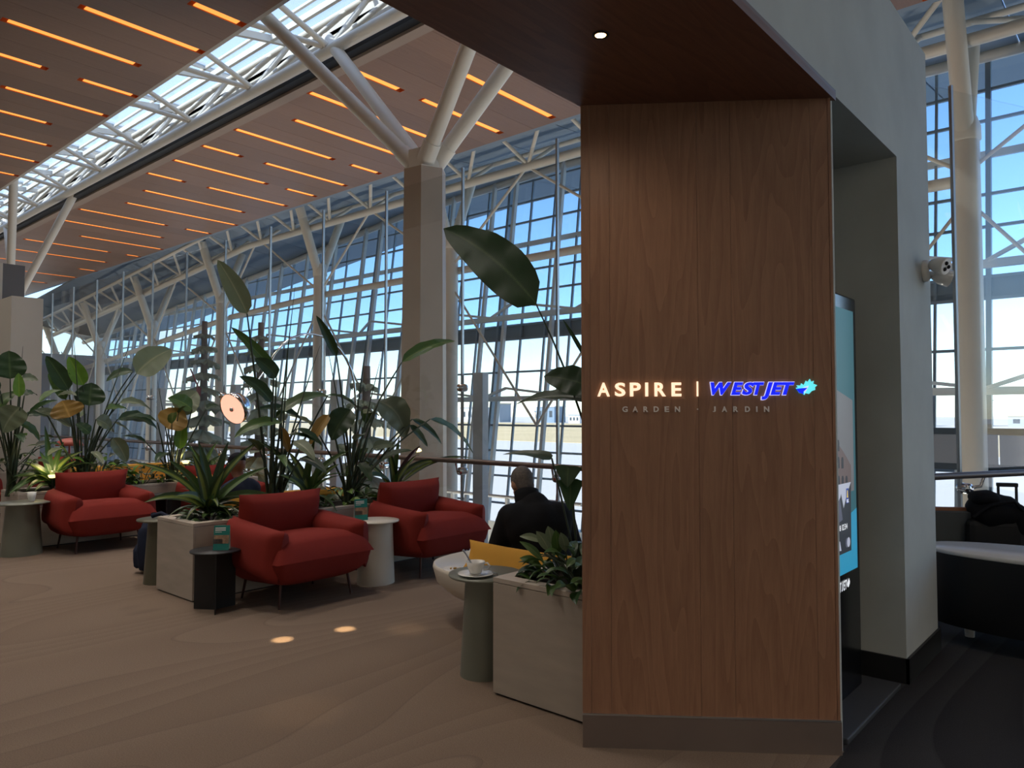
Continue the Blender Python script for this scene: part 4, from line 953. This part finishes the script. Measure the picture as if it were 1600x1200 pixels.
# tall plant by the oak panel: one great paddle leaf against the windows
strelitzia('giant bird of paradise by the oak panel, one huge dark paddle against the windows', None, (960, 900), [
    (838, 476, 693, 357, 84, D_, .95, .12, .07, 0), (925, 606, 850, 588, 52, D_, .75, .15, .05, .0), (935, 630, 806, 632, 34, D_, .45, .45, .07, .03), (915, 560, 880, 500, 8, D_, .8, .5, .02, 0)], yplane=3.38, r=.007, extra=0)
p = strelitzia('elephant ear plant with arrow-shaped leaf standing over the short planter', None, (905, 880), [], yplane=3.42, r=.006, name='elephant_ear', group='planter foliage', extra=0)
for (a, b, c, d, w, fc) in ((862, 716, 786, 710, 24, .45), (888, 728, 886, 762, 46, .9), (892, 748, 890, 798, 42, .95)):
    B, T_ = at_y(a, b, 3.42), at_y(c, d, 3.36); ds = B.length
    MB().tube([pw(p, q) for q in stem_path(p.location, B, .05)], .006, 7).build('stem', M['stem'], p)
    leaf_mesh(pw(p, B), pw(p, T_), w * ds / F, .05, fc, .2, 10, 'heart', .05, 0, p.location).build('leaf', M['leaf_dark'], p)

def corn(label, X, foot_px, tips, w=.055, extra=10, seed=1, mats=('corn', 'corn', 'leaf_mid'), reach=.45, footz=.60):
    rnd = random.Random(seed); f0 = at_x(*foot_px, X); f0.z = footz
    p = thing('corn_plant', label, 'plant', f0, 0, 'striped corn plants')
    MB().tube([(0, 0, -.03), (0, 0, .14)], [.022, .016], 8).build('cane', M['bark'], p)
    k = 0
    for (tx, ty, off) in tips:
        t = pw(p, at_x(tx, ty, X + off)); b = Vector((rnd.uniform(-.02, .02), rnd.uniform(-.02, .02), rnd.uniform(.03, .16)))
        leaf_mesh(b, t, w * rnd.uniform(.9, 1.35), .10 + .08 * rnd.random(), .55, .45, 10, 'strap', 0, 0, p.location).build('leaf', M[mats[k % len(mats)]], p); k += 1
    for i in range(extra):
        a = rnd.uniform(0, 6.28); L = rnd.uniform(.5, 1) * reach; z = rnd.uniform(-.02, .35)
        leaf_mesh((.0, 0, rnd.uniform(.02, .14)), (L * math.cos(a), L * math.sin(a), z), w * rnd.uniform(.7, 1.1), .22, .2, .4, 9, 'strap').build('leaf', M[mats[k % len(mats)]], p); k += 1
    return p
corn('striped corn plant at the front corner of the middle planter', -6.3, (325, 812), [(204, 722, -.2), (262, 718, .0), (300, 708, .1), (357, 690, 0), (408, 687, .1), (418, 730, .1), (225, 785, -.1), (360, 830, .28), (272, 776, .1), (445, 785, .2), (350, 735, .1), (310, 690, -.1)], w=.085, extra=12, seed=2, mats=('corn', 'leaf_mid', 'corn', 'leaf_dark'))
corn('striped corn plant between the two bird of paradise plants', -6.3, (480, 790), [(404, 690, 0), (492, 685, .1), (450, 705, -.1), (546, 704, .1), (530, 725, .1), (446, 790, .2), (436, 742, .1), (500, 720, .1)], w=.085, extra=8, seed=3, mats=('corn', 'leaf_mid'))
corn('striped corn plant behind the armchair by the glass screen', -6.3, (615, 782), [(560, 716, .0), (606, 700, .1), (624, 682, .1), (657, 696, 0), (697, 722, .1), (740, 716, .15), (563, 748, .1), (690, 780, .28), (650, 712, .1)], w=.075, extra=6, seed=4, mats=('corn', 'corn', 'leaf_mid', 'leaf_maroon'))
corn('drooping corn plant at the near end of the left planter', -10.0, (82, 762), [(12, 774, .2), (35, 722, .1), (62, 705, 0), (100, 690, 0), (120, 720, .1), (70, 665, 0), (20, 745, .1), (130, 705, .1), (54, 768, .3), (40, 768, .3)], w=.085, extra=34, seed=5, mats=('leaf_mid', 'corn', 'leaf_dark'), reach=.5)
corn('low corn plant beside the golden-leaved plant', -9.95, (318, 735), [(290, 690, 0), (340, 690, 0), (350, 710, .1), (300, 700, .1)], w=.06, extra=22, seed=6, mats=('leaf_dark', 'leaf_mid'), reach=.5)

# low leafy ground cover
small = [leaf_mesh((0, 0, 0), (.13, 0, .02), .06, .15, 0, .3, 6, 'oval').mesh('leaf', M[k]) for k in ('leaf_dark', 'leaf_mid', 'leaf_pale', 'leaf_bright')]
tiny = [leaf_mesh((0, 0, 0), (.05, 0, .008), .03, .15, 0, .3, 4, 'oval').mesh('leaf', M[k]) for k in ('leaf_dark', 'leaf_mid')]
def clump(label, loc, rx, ry, h, n, meshes, seed, smin=.7, smax=1.4):
    rnd = random.Random(seed); p = thing('foliage_plant', label, 'plant', loc, 0, 'planter foliage')
    for i in range(max(3, n // 8)):
        a = rnd.uniform(0, 6.28); MB().tube([(0, 0, -.03), (rx * .4 * math.cos(a), ry * .4 * math.sin(a), h * .6), (rx * .7 * math.cos(a), ry * .7 * math.sin(a), h * .8)], .005, 5).build('stem', M['stem'], p)
    for i in range(n):
        a = rnd.uniform(0, 6.28); q = math.sqrt(rnd.random()); z = h * (1 - q * q) * rnd.uniform(.2, 1) + .02; s = rnd.uniform(smin, smax)
        inst(meshes[i % len(meshes)], 'leaf', p, (rx * q * math.cos(a), ry * q * math.sin(a), z), (rnd.uniform(-.5, .5), rnd.uniform(-.4, .7), a + rnd.uniform(-.7, .7)), (s, s, s))
    return p
clump('leafy green ground cover spilling over the rim of the short planter', (-2.35, 3.27, .60), .34, .20, .22, 110, small[:2] + small[1:2], 11, .6, 1.2)
clump('variegated low foliage at the right end of the left planter', (-10.05, 4.15, .60), .28, .5, .3, 90, small, 12)
clump('low foliage at the far end of the left planter', (-10.05, 5.1, .60), .28, .5, .35, 70, small, 13)
clump('dense low moss-like shrub between the front corn plants', (-6.3, 4.05, .60), .26, .3, .13, 160, tiny, 14)
clump('pale leafy shrub under the drooping bird of paradise', (-6.3, 4.65, .60), .26, .35, .26, 70, small, 15)
clump('leafy shrub with yellow-green leaves behind the left armchair', (-10.0, 3.6, .60), .28, .4, .42, 110, small[1:], 16)
clump('low foliage under the front corn plant', (-6.3, 3.2, .60), .26, .25, .12, 70, small[:2], 17, .5, .9)
clump('tangled foliage in the farthest planter', (-13.7, 3.6, .60), .3, 1.0, .6, 90, small, 18, 1, 2)
cal = thing('calathea', 'striped calathea leaves rising above the short planter foliage', 'plant', (-2.42, 3.3, .60), 0, 'planter foliage')
for (a, b, c, d, w, mt) in ((858, 862, 838, 830, 18, 'leaf_pale'), (872, 870, 868, 828, 18, 'leaf_mid'), (850, 880, 812, 846, 12, 'leaf_mid'), (846, 885, 812, 872, 14, 'leaf_mid'), (884, 862, 876, 832, 16, 'leaf_pale'), (862, 850, 856, 822, 16, 'leaf_pale'), (848, 848, 812, 838, 12, 'leaf_pale')):
    B, T_ = at_y(a, b, 3.25), at_y(c, d, 3.2)
    MB().tube([Vector((random.uniform(-.03, .03), 0, -.02)), pw(cal, B)], .004, 6).build('stem', M['stem'], cal)
    leaf_mesh(pw(cal, B), pw(cal, T_), w * B.length / F, .1, .8, .25, 8, 'oval', 0, 0, cal.location).build('leaf', M[mt], cal)

# uplights tucked in the planters
for lab, pos in (('small white planter uplight glowing among the left corn plant', at_x(82, 744, -9.85)), ('small white planter uplight below the dome lamp', at_x(290, 722, -9.9))):
    u = thing('planter_light', lab, 'light', (pos.x, pos.y, .60), 0, 'planter uplights')
    MB().tube([(0, 0, -.03), (0, 0, pos.z - .6)], .008, 8).build('spike', M['black_metal'], u)
    MB().lathe([(.03, pos.z - .62), (.045, pos.z - .60), (.045, pos.z - .585), (.0005, pos.z - .58)], 20).build('head', emissive('uplight_glow', sr(255, 226, 150), 2.0), u)
    l = bpy.data.lights.new('glow', 'POINT'); l.energy = 2.2; l.color = (1, .8, .4); l.shadow_soft_size = .04
    lo = bpy.data.objects.new('glow', l); col.objects.link(lo); lo.parent = u; lo.location = (0, -.02, pos.z - .52)

# ------------------------------------------------------------------ tree sculptures in the atrium
def bough_mesh(r, seed):
    rnd = random.Random(seed); n = 48; pts = []
    lob = rnd.choice((5, 6)); ph = rnd.uniform(0, 6)
    for k in range(n):
        a = 2 * math.pi * k / n
        rad = r * (.62 + .38 * abs(math.sin(a * lob / 2 + ph)) ** .6) * (1 + .10 * math.sin(a * 17 + ph)) * rnd.uniform(.9, 1.1)
        pts.append((rad * math.cos(a), rad * math.sin(a), -.32 * rad + .06 * rnd.uniform(-1, 1)))
    m = MB(); v = [(0, 0, .12 * r)] + pts + [(x * .97, y * .97, z - .05) for x, y, z in pts]
    f = [(0, 1 + k, 1 + (k + 1) % n) for k in range(n)] + [(1 + k, 1 + n + k, 1 + n + (k + 1) % n, 1 + (k + 1) % n) for k in range(n)]
    m.add(v, f); return m
for (px, py, Y, lab) in ((320, 502, 9.6, 'sage green stylised conifer sculpture left of the pink dome lamp'), (408, 504, 9.9, 'sage green stylised conifer sculpture behind the pink dome lamp'), (573, 572, 9.2, 'smaller sage stylised conifer sculpture left of the clad column')):
    tp = at_y(px, py, Y); hgt = tp.z + 5.2
    t = thing('tree_sculpture', lab, 'sculpture', (tp.x, Y, -5.2), 0, 'conifer sculptures in the atrium')
    MB().tube([(0, 0, 0), (0, 0, hgt)], [.22, .07], 12).build('trunk', M['bark'], t)
    z = hgt - .35; i = 0
    while z > 1.0:
        f = (hgt - z) / hgt
        MB().add(*[(lambda b: (b.v, b.f))(bough_mesh(.2 + 1.75 * f ** 1.0, i * 7 + px))][0]).xf(Matrix.Translation((random.uniform(-.05, .05), random.uniform(-.05, .05), z)) @ Matrix.Rotation(R(random.uniform(-10, 10)), 4, 'X') @ Matrix.Rotation(i * 1.1, 4, 'Z')).build('bough', M['sculpt'], t)
        z -= .34 + .25 * f; i += 1
pnt = thing('pennant', 'small red pennant hanging in front of the conifer sculpture', 'flag', at_y(310, 612, 9.0))
MB().add([(-.12, 0, .12), (.12, 0, .1), (.1, 0, -.12), (-.1, 0, -.08), (-.12, .02, .12), (.12, .02, .1), (.1, .02, -.12), (-.1, .02, -.08)], [(0, 1, 2, 3), (7, 6, 5, 4), (0, 4, 5, 1), (3, 2, 6, 7)]).build('cloth', plain('red_cloth', sr(150, 40, 62), .8), pnt)
MB().tube([(0, 0, .1), (-.45, 0, .6)], .02, 6).build('cord', bpy.data.materials['red_cloth'], pnt)
# ------------------------------------------------------------------ people
def remeshed(mb, name, mat, parent, voxel=.014, it=6):
    o = bpy.data.objects.new(name + '_tmp', mb.mesh(name, None)); col.objects.link(o)
    r = o.modifiers.new('r', 'REMESH'); r.mode = 'VOXEL'; r.voxel_size = voxel; r.use_smooth_shade = True
    s = o.modifiers.new('s', 'SMOOTH'); s.iterations = it; s.factor = .5
    me = evaluated(o); bpy.data.objects.remove(o)
    me.name = name; me.materials.clear(); me.materials.append(mat)
    for p_ in me.polygons: p_.use_smooth = True
    n = bpy.data.objects.new(name, me); col.objects.link(n); n.parent = parent
    return n
def limb(m, pts, rs):
    m.tube(pts, rs, 14)
    for q, r in zip(pts, rs): m.ball(q, r * .99, 14, 10)
def head_at(m, c, H, s=1.0):
    """head with jaw, nose and ears; H is the 3x3 orientation (face towards +Y)"""
    c = Vector(c); H4 = H.to_4x4()
    q = lambda x, y, z: c + H @ Vector((x, y, z)) * s
    m.ball(q(0, -.012, .03), (.076 * s, .096 * s, .098 * s), 22, 16, H4)
    m.ball(q(0, .03, -.045), (.058 * s, .06 * s, .07 * s), 18, 12, H4)
    m.ball(q(0, .055, -.09), (.035 * s, .03 * s, .025 * s), 12, 8, H4)
    limb(m, [q(0, .088, .02), q(0, .106, -.02)], [.012 * s, .017 * s])
    for sx in (-1, 1):
        m.ball(q(sx * .078, -.004, -.01), (.012 * s, .022 * s, .034 * s), 10, 8, H4)
        m.ball(q(sx * .032, .075, .02), (.014 * s, .01 * s, .009 * s), 10, 8, H4)
    m.ball(q(0, .083, -.055), (.024 * s, .01 * s, .008 * s), 10, 8, H4)
def hand(m, w, d, side, up=Vector((0, 0, 1))):
    """palm with four curled fingers and a thumb, starting at wrist w and pointing along d"""
    w, d = Vector(w), Vector(d).normalized(); sd = d.cross(up).normalized() * side; dn = -up
    limb(m, [w, w + d * .05, w + d * .085], [.026, .033, .03])
    for i, L in enumerate((.062, .074, .07, .055)):
        b = w + d * .085 + sd * (-.03 + .02 * i)
        limb(m, [b, b + d * L * .5 + dn * .006, b + d * L * .8 + dn * .028, b + d * L * .85 + dn * .048], [.0095, .009, .0085, .0075])
    b = w + d * .03 - sd * .03
    limb(m, [b, b + d * .03 - sd * .022, b + d * .06 - sd * .026 + dn * .012], [.013, .011, .009])

man = thing('person', 'person in a black coat with short grey hair, seated facing the windows', 'person', (-3.33, 4.09, 0), R(52))
hM = Matrix.Rotation(R(18), 3, 'Z') @ Matrix.Rotation(R(-24), 3, 'X')
HC = Vector((-.085, .13, 1.03))
b = MB(); head_at(b, HC, hM)
limb(b, [(-.045, .07, .92), (-.075, .10, .98)], [.060, .056])
limb(b, [(0, 0, .50), (0, -.02, .70), (-.02, .03, .87)], [.13, .13, .10])
for s in (-1, 1):
    limb(b, [(s * .17, .05, .84), (s * .24, .06, .62), (s * .18, .27, .56)], [.055, .045, .038])
    hand(b, (s * .17, .29, .56), (-s * .3, 1, -.05), s)
    limb(b, [(s * .1, .02, .50), (s * .13, .44, .50), (s * .12, .48, .1)], [.085, .07, .045])
    limb(b, [(s * .12, .47, .06), (s * .13, .62, .035)], [.04, .035])
remeshed(b, 'body', M['skin'], man, .012, 4)
cap_ = MB(); q = lambda x, y, z: HC + hM @ Vector((x, y, z))
cap_.ball(q(0, -.018, .034), (.080, .098, .099), 26, 18, hM.to_4x4())
cap_.ball(q(0, -.05, -.02), (.066, .058, .07), 20, 14, hM.to_4x4())
remeshed(cap_, 'hair', M['hair_grey'], man, .010, 4)
ct_ = MB()
limb(ct_, [(0, -.01, .46), (0, -.03, .62), (0, -.02, .76), (-.02, .03, .87)], [.185, .19, .185, .125])
for s in (-1, 1):
    limb(ct_, [(s * .09, -.03, .74), (s * .13, -.01, .80), (s * .185, .035, .815)], [.15, .125, .095])
    limb(ct_, [(s * .19, .04, .815), (s * .275, .06, .60), (s * .19, .27, .56)], [.092, .075, .055])
    limb(ct_, [(s * .10, -.04, .50), (s * .12, .12, .49)], [.15, .12])
limb(ct_, [(-.03, .045, .90), (-.055, .07, .945)], [.092, .080])
remeshed(ct_, 'coat', M['coat'], man, .016, 6)
col_ = MB().lathe([(.088, -.05), (.092, .0), (.088, .042), (.078, .045), (.08, 0), (.078, -.05)], 28, M=Matrix.Translation((-.058, .075, .945)) @ Matrix.Rotation(R(-28), 4, 'X')); col_.build('collar', M['coat'], man)
tr_ = MB()
for s in (-1, 1):
    limb(tr_, [(s * .1, .02, .50), (s * .13, .44, .51), (s * .12, .48, .12)], [.10, .085, .065])
    limb(tr_, [(s * .12, .46, .05), (s * .13, .63, .04)], [.05, .045])
remeshed(tr_, 'trousers', M['navy'], man, .016, 3)

wmn = thing('person', 'person in a dark cap and navy top half hidden by the front corn plant', 'person', (-7.12, 3.92, 0), R(100))
hM2 = Matrix.Rotation(R(-6), 3, 'Z') @ Matrix.Rotation(R(-18), 3, 'X'); HC2 = Vector((0, .06, 1.0))
b = MB(); head_at(b, HC2, hM2, 1.0)
limb(b, [(0, .02, .86), (0, .04, .93)], [.055, .052]); limb(b, [(0, -.04, .46), (0, -.03, .64), (0, 0, .82)], [.13, .12, .09])
for s in (-1, 1):
    limb(b, [(s * .15, .0, .78), (s * .21, .04, .58), (s * .14, .24, .55)], [.05, .042, .035]); hand(b, (s * .13, .26, .55), (-s * .3, 1, 0), s)
    limb(b, [(s * .09, 0, .48), (s * .11, .42, .48), (s * .11, .46, .08)], [.08, .065, .042]); limb(b, [(s * .11, .46, .05), (s * .12, .6, .03)], [.038, .033])
remeshed(b, 'body', M['skin_dark'], wmn, .012, 4)
q2 = lambda x, y, z: HC2 + hM2 @ Vector((x, y, z))
cp = MB(); cp.ball(q2(0, -.012, .062), (.084, .103, .078), 24, 14, hM2.to_4x4()); limb(cp, [q2(-.05, .09, .05), q2(0, .125, .05), q2(.05, .09, .05)], [.016, .02, .016])
remeshed(cp, 'cap', M['cap'], wmn, .010, 4)
MB().tube([q2(-.086 * math.cos(a), -.012 + .105 * math.sin(a), .035) for a in [math.pi * i / 12 for i in range(13)]], .005, 6).build('cap_trim', plain('gold_trim', sr(196, 150, 80), .5), wmn)
tp_ = MB(); limb(tp_, [(0, -.04, .44), (0, -.04, .62), (0, 0, .80)], [.16, .15, .11])
for s in (-1, 1):
    limb(tp_, [(s * .08, -.01, .76), (s * .155, .0, .77)], [.12, .08]); limb(tp_, [(s * .155, .0, .77), (s * .215, .04, .58), (s * .15, .22, .55)], [.078, .062, .048])
remeshed(tp_, 'top', M['navy'], wmn, .016, 5)
tr2 = MB()
for s in (-1, 1):
    limb(tr2, [(s * .09, 0, .48), (s * .11, .42, .49), (s * .11, .46, .1)], [.095, .078, .06]); limb(tr2, [(s * .11, .45, .05), (s * .12, .61, .04)], [.045, .04])
remeshed(tr2, 'trousers', M['coat'], wmn, .016, 3)

# ------------------------------------------------------------------ lettering on the oak panel
def glyph(ch, bold=.0, ext=.02, shear=0.0):
    cu_ = bpy.data.curves.new('g', 'FONT'); cu_.body = ch; cu_.extrude = ext; cu_.offset = bold; cu_.resolution_u = 4; cu_.shear = shear
    o = bpy.data.objects.new('g', cu_); col.objects.link(o); me = evaluated(o); bpy.data.objects.remove(o)
    return me
def letter(name, ch, x0, x1, z0, z1, depth, mat, parent, bold=0.0, shear=0.0, lift=0.0, frame=None):
    """glyph stretched into the box x0..x1, z0..z1 on a wall frame (origin, u, n)"""
    me = glyph(ch, bold, .02, shear); O, u, nrm = frame
    xs_ = [v.co.x for v in me.vertices]; ys_ = [v.co.y for v in me.vertices]
    ax_, bx_, ay_, by_ = min(xs_), max(xs_), min(ys_), max(ys_)
    for v in me.vertices:
        a = x0 + (v.co.x - ax_) / (bx_ - ax_) * (x1 - x0); h = z0 + (v.co.y - ay_) / (by_ - ay_) * (z1 - z0); d = lift + (depth if v.co.z > 0 else 0.0)
        v.co = O + u * a + UP * h + nrm * d
    me.materials.clear(); me.materials.append(mat); me.name = name
    o = bpy.data.objects.new(name, me); col.objects.link(o); o.parent = parent
    return o
PX = PL / 391.0
def su(px): return (px - 903) * PX
def sz(py): return (1168 - py) * (3.025 / 1030.0)
sign = thing('lit_lettering', 'lit cream and blue lettering with maple leaf on the oak panel', 'sign', PA)
FR = (Vector((0, 0, 0)), pu, pn)
cream_l = emissive('cream_letter', sr(252, 222, 190), .9); blue_l = emissive('blue_letter', sr(10, 30, 225), .9); lav = emissive('letter_halo', sr(206, 206, 250), .8)
grey_l = plain('grey_letter', sr(240, 234, 230), .6); cyan_l = emissive('cyan_leaf', sr(96, 226, 236), .8)
for ch_, a, b_ in (('A', 928, 947.5), ('S', 955.5, 972), ('P', 979, 996), ('I', 1003, 1007.5), ('R', 1017.5, 1035), ('E', 1044, 1059)):
    letter('letter_' + ch_.lower(), ch_, su(a), su(b_), sz(614), sz(592), .012, cream_l, sign, .025, 0, .001, FR)
relp(panel_box(MB(), su(1083), su(1085.2), sz(614), sz(590.5), .001, .012)).build('divider_bar', cream_l, sign)
for ch_, a, b_, lo_ in (('W', 1104, 1136, 612), ('E', 1135.5, 1154, 612), ('S', 1152, 1171, 612), ('T', 1169, 1186, 612), ('J', 1182, 1199, 619.5), ('E', 1195.5, 1215, 612), ('T', 1212, 1232, 612)):
    letter('halo', ch_, su(a - .8), su(b_ + .8), sz(lo_ + .8), sz(591.2), .008, lav, sign, .06, .28, .001, FR)
    letter('letter_' + ch_.lower(), ch_, su(a), su(b_), sz(lo_), sz(592), .006, blue_l, sign, .045, .28, .0085, FR)
for ch_, a, b_ in (('G', 967, 975.5), ('A', 983, 991.5), ('R', 1000, 1007.5), ('D', 1016, 1024), ('E', 1033, 1040), ('N', 1049, 1057), ('J', 1107.5, 1112), ('A', 1121.5, 1129.5), ('R', 1139, 1146.5), ('D', 1157, 1164.5), ('I', 1174, 1176), ('N', 1186, 1194)):
    letter('letter_' + ch_.lower(), ch_, su(a), su(b_), sz(639), sz(630), .006, grey_l, sign, .03, 0, .001, FR)
relp(panel_box(MB(), su(1083.2), su(1085.2), sz(635.5), sz(633.5), .001, .006)).build('dot', grey_l, sign)
def flat_poly(name, pts, mat, parent, d0, d1, frame=FR):
    O, u, nrm = frame; n_ = len(pts)
    v = [O + u * a + UP * h + nrm * d0 for a, h in pts] + [O + u * a + UP * h + nrm * d1 for a, h in pts]
    return MB().add(v, [list(range(n_)), list(range(n_, 2 * n_))[::-1]] + [(i, (i + 1) % n_, (i + 1) % n_ + n_, i + n_) for i in range(n_)]).build(name, mat, parent)
LF = [(1256, 587), (1258, 591.5), (1262, 590), (1261, 594.5), (1267, 597), (1263.5, 600), (1264, 604), (1258.5, 606), (1254.5, 610.5), (1249, 609), (1247.5, 612), (1244.5, 609.5), (1240, 609), (1235, 601), (1238.5, 600), (1236, 597), (1242, 597.5), (1243, 594), (1247, 597), (1250, 590), (1253, 592)]
flat_poly('leaf_emblem', [(su(a), sz(b_)) for a, b_ in LF], cyan_l, sign, .008, .001)
flat_poly('leaf_wing', [(su(a), sz(b_)) for a, b_ in ((1235, 602.5), (1244, 601.5), (1252, 601), (1246, 607), (1246, 611), (1243, 609.5), (1239.5, 609))], blue_l, sign, .0095, .0082)
flat_poly('leaf_wing', [(su(a), sz(b_)) for a, b_ in ((1244, 600.8), (1254, 597.5), (1250.5, 605), (1247.5, 610), (1247, 606), (1252, 601))], lav, sign, .0098, .0082)

# ------------------------------------------------------------------ advertising kiosk in the niche
kx = -1.285
ks = thing('kiosk', 'tall black digital advertising kiosk on a flat base behind the oak panel', 'kiosk', (-1.32, 4.0, 0))
kb = plain('black_gloss', sr(14, 15, 17), .18)
def K(mb, nm, mat, par=None): return mb.xf(Matrix.Translation(-ks.location)).build(nm, mat, par or ks)
K(MB().box(-1.36, kx, 3.66, 4.46, .03, 2.2, .012), 'body', kb)
K(MB().box(-1.62, -1.125, 3.67, 4.62, 0, .03, .006), 'base_plate', plain('dark_grey_steel', sr(72, 72, 74), .5, .3))
KF = (Vector((kx + .001, 0, 0)) - ks.location, Vector((0, 1, 0)), Vector((1, 0, 0)))
scr = flat_poly('screen', [(3.69, .69), (4.40, .69), (4.40, 2.12), (3.69, 2.12)], emissive('screen_teal', sr(50, 112, 122), .28), ks, .002, 0, KF)
def on(nm, pts, mat, d=.003): return flat_poly(nm, pts, mat, scr, d, d - .0008, KF)
on('teal_band', [(3.69, .69), (4.40, .69), (4.40, 1.02), (3.69, .88)], emissive('band_blue', sr(40, 140, 176), .6))
on('sky_print', [(3.69, 1.10), (4.36, 1.12), (4.36, 1.62), (3.69, 1.75)], emissive('print_sky', sr(128, 126, 128), .3), .0032)
st = emissive('print_stone', sr(112, 92, 88), .35); dk = emissive('print_dark', sr(44, 40, 48), .3)
arcp = [(3.69, 1.12)] + [(3.69 + .62 * i / 10, 1.50 + .0 - .22 * (i / 10) ** 2 - .02) for i in range(11)] + [(4.31, 1.12)]
on('arena_print', arcp, st, .0036)
for row, z in enumerate((1.18, 1.28, 1.37)):
    for i in range(9 - row):
        y = 3.71 + .065 * i; zz = z - .004 * i; w = .018
        on('arch_print', [(y - w, zz), (y + w, zz), (y + w, zz + .045), (y + w * .6, zz + .06), (y - w * .6, zz + .06), (y - w, zz + .045)], dk, .004)
cdm = emissive('card_dark', sr(38, 38, 46), .35); cdl = emissive('card_silver', sr(186, 190, 206), .5); cdg = emissive('card_grey', sr(92, 94, 112), .4)
on('card', [(3.72, .80), (4.29, .80), (4.30, 1.17), (3.72, 1.17)], cdm, .0044)
on('card_silver_facet', [(3.72, 1.17), (4.30, 1.17), (4.22, 1.10), (4.17, 1.04), (4.13, 1.12), (4.06, 1.02), (3.95, 1.00), (3.72, .97)], cdl, .0048)
on('card_grey_facet', [(3.95, 1.0), (4.03, 1.10), (4.06, 1.06), (4.11, 1.10), (4.15, .98), (4.02, .96)], cdg, .005)
on('card_silver_facet', [(3.72, .90), (3.95, .91), (4.1, .87), (4.12, .82), (3.72, .84)], cdl, .005)
on('bank_shield', [(4.215, 1.06), (4.255, 1.06), (4.255, 1.11), (4.255, 1.14), (4.215, 1.14), (4.215, 1.09)], emissive('shield_blue', sr(30, 60, 150), .5), .0054)
on('shield_mark', [(4.225, 1.09), (4.245, 1.09), (4.24, 1.13), (4.23, 1.13)], emissive('shield_gold', sr(230, 196, 60), .6), .0058)
wht = emissive('print_white', sr(230, 232, 236), .7)
for s_y, cc in ((4.215, cdg), (4.24, cdl)):
    on('card_roundel', [(s_y + .026 * math.cos(a), .85 + .026 * math.sin(a)) for a in [2 * math.pi * i / 18 for i in range(18)]], cc, .0054 + (s_y - 4.2) * .02)
def word(txt, y0, z0, h, adv, mat, par, shear=0.0, lift=.006, wf=.78, bold=.0):
    y = y0
    for c_ in txt:
        if c_ != ' ':
            wd = adv * (wf if c_ not in 'I1|' else .25)
            letter('print_letter', c_, y, y + wd, z0, z0 + h, .0006, mat, par, bold, shear, lift, KF)
            y += wd + adv * (1 - wf)
        else: y += adv * .6
word('1234 5678 1234', 3.90, .925, .03, .027, wht, scr)
word('world elite', 3.86, .985, .018, .014, wht, scr)
word('WESTJET', 3.83, 1.09, .032, .024, emissive('print_navy', sr(30, 60, 110), .5), scr, .2, bold=.02)
word('RBC', 4.217, 1.064, .018, .013, wht, scr)
on('leaf_print', [(4.00 + (a - 1250) * .0013, 1.105 - (b_ - 600) * .0016) for a, b_ in LF], emissive('print_teal', sr(60, 150, 150), .5), .006)
word('ASPIRE', 3.74, .605, .05, .036, wht, ks, lift=.003)
word('|', 3.975, .60, .06, .02, wht, ks, lift=.003)
word('WESTJET', 4.0, .605, .05, .03, wht, ks, .25, lift=.003, bold=.03)
word('GARDEN  JARDIN', 3.9, .575, .012, .012, wht, ks, lift=.003)
flat_poly('leaf_print', [(4.232 + (a - 1250) * .0016, .632 - (b_ - 600) * .002) for a, b_ in LF], wht, ks, .0035, .003, KF)

bpy.data.scenes.remove(_tmp)
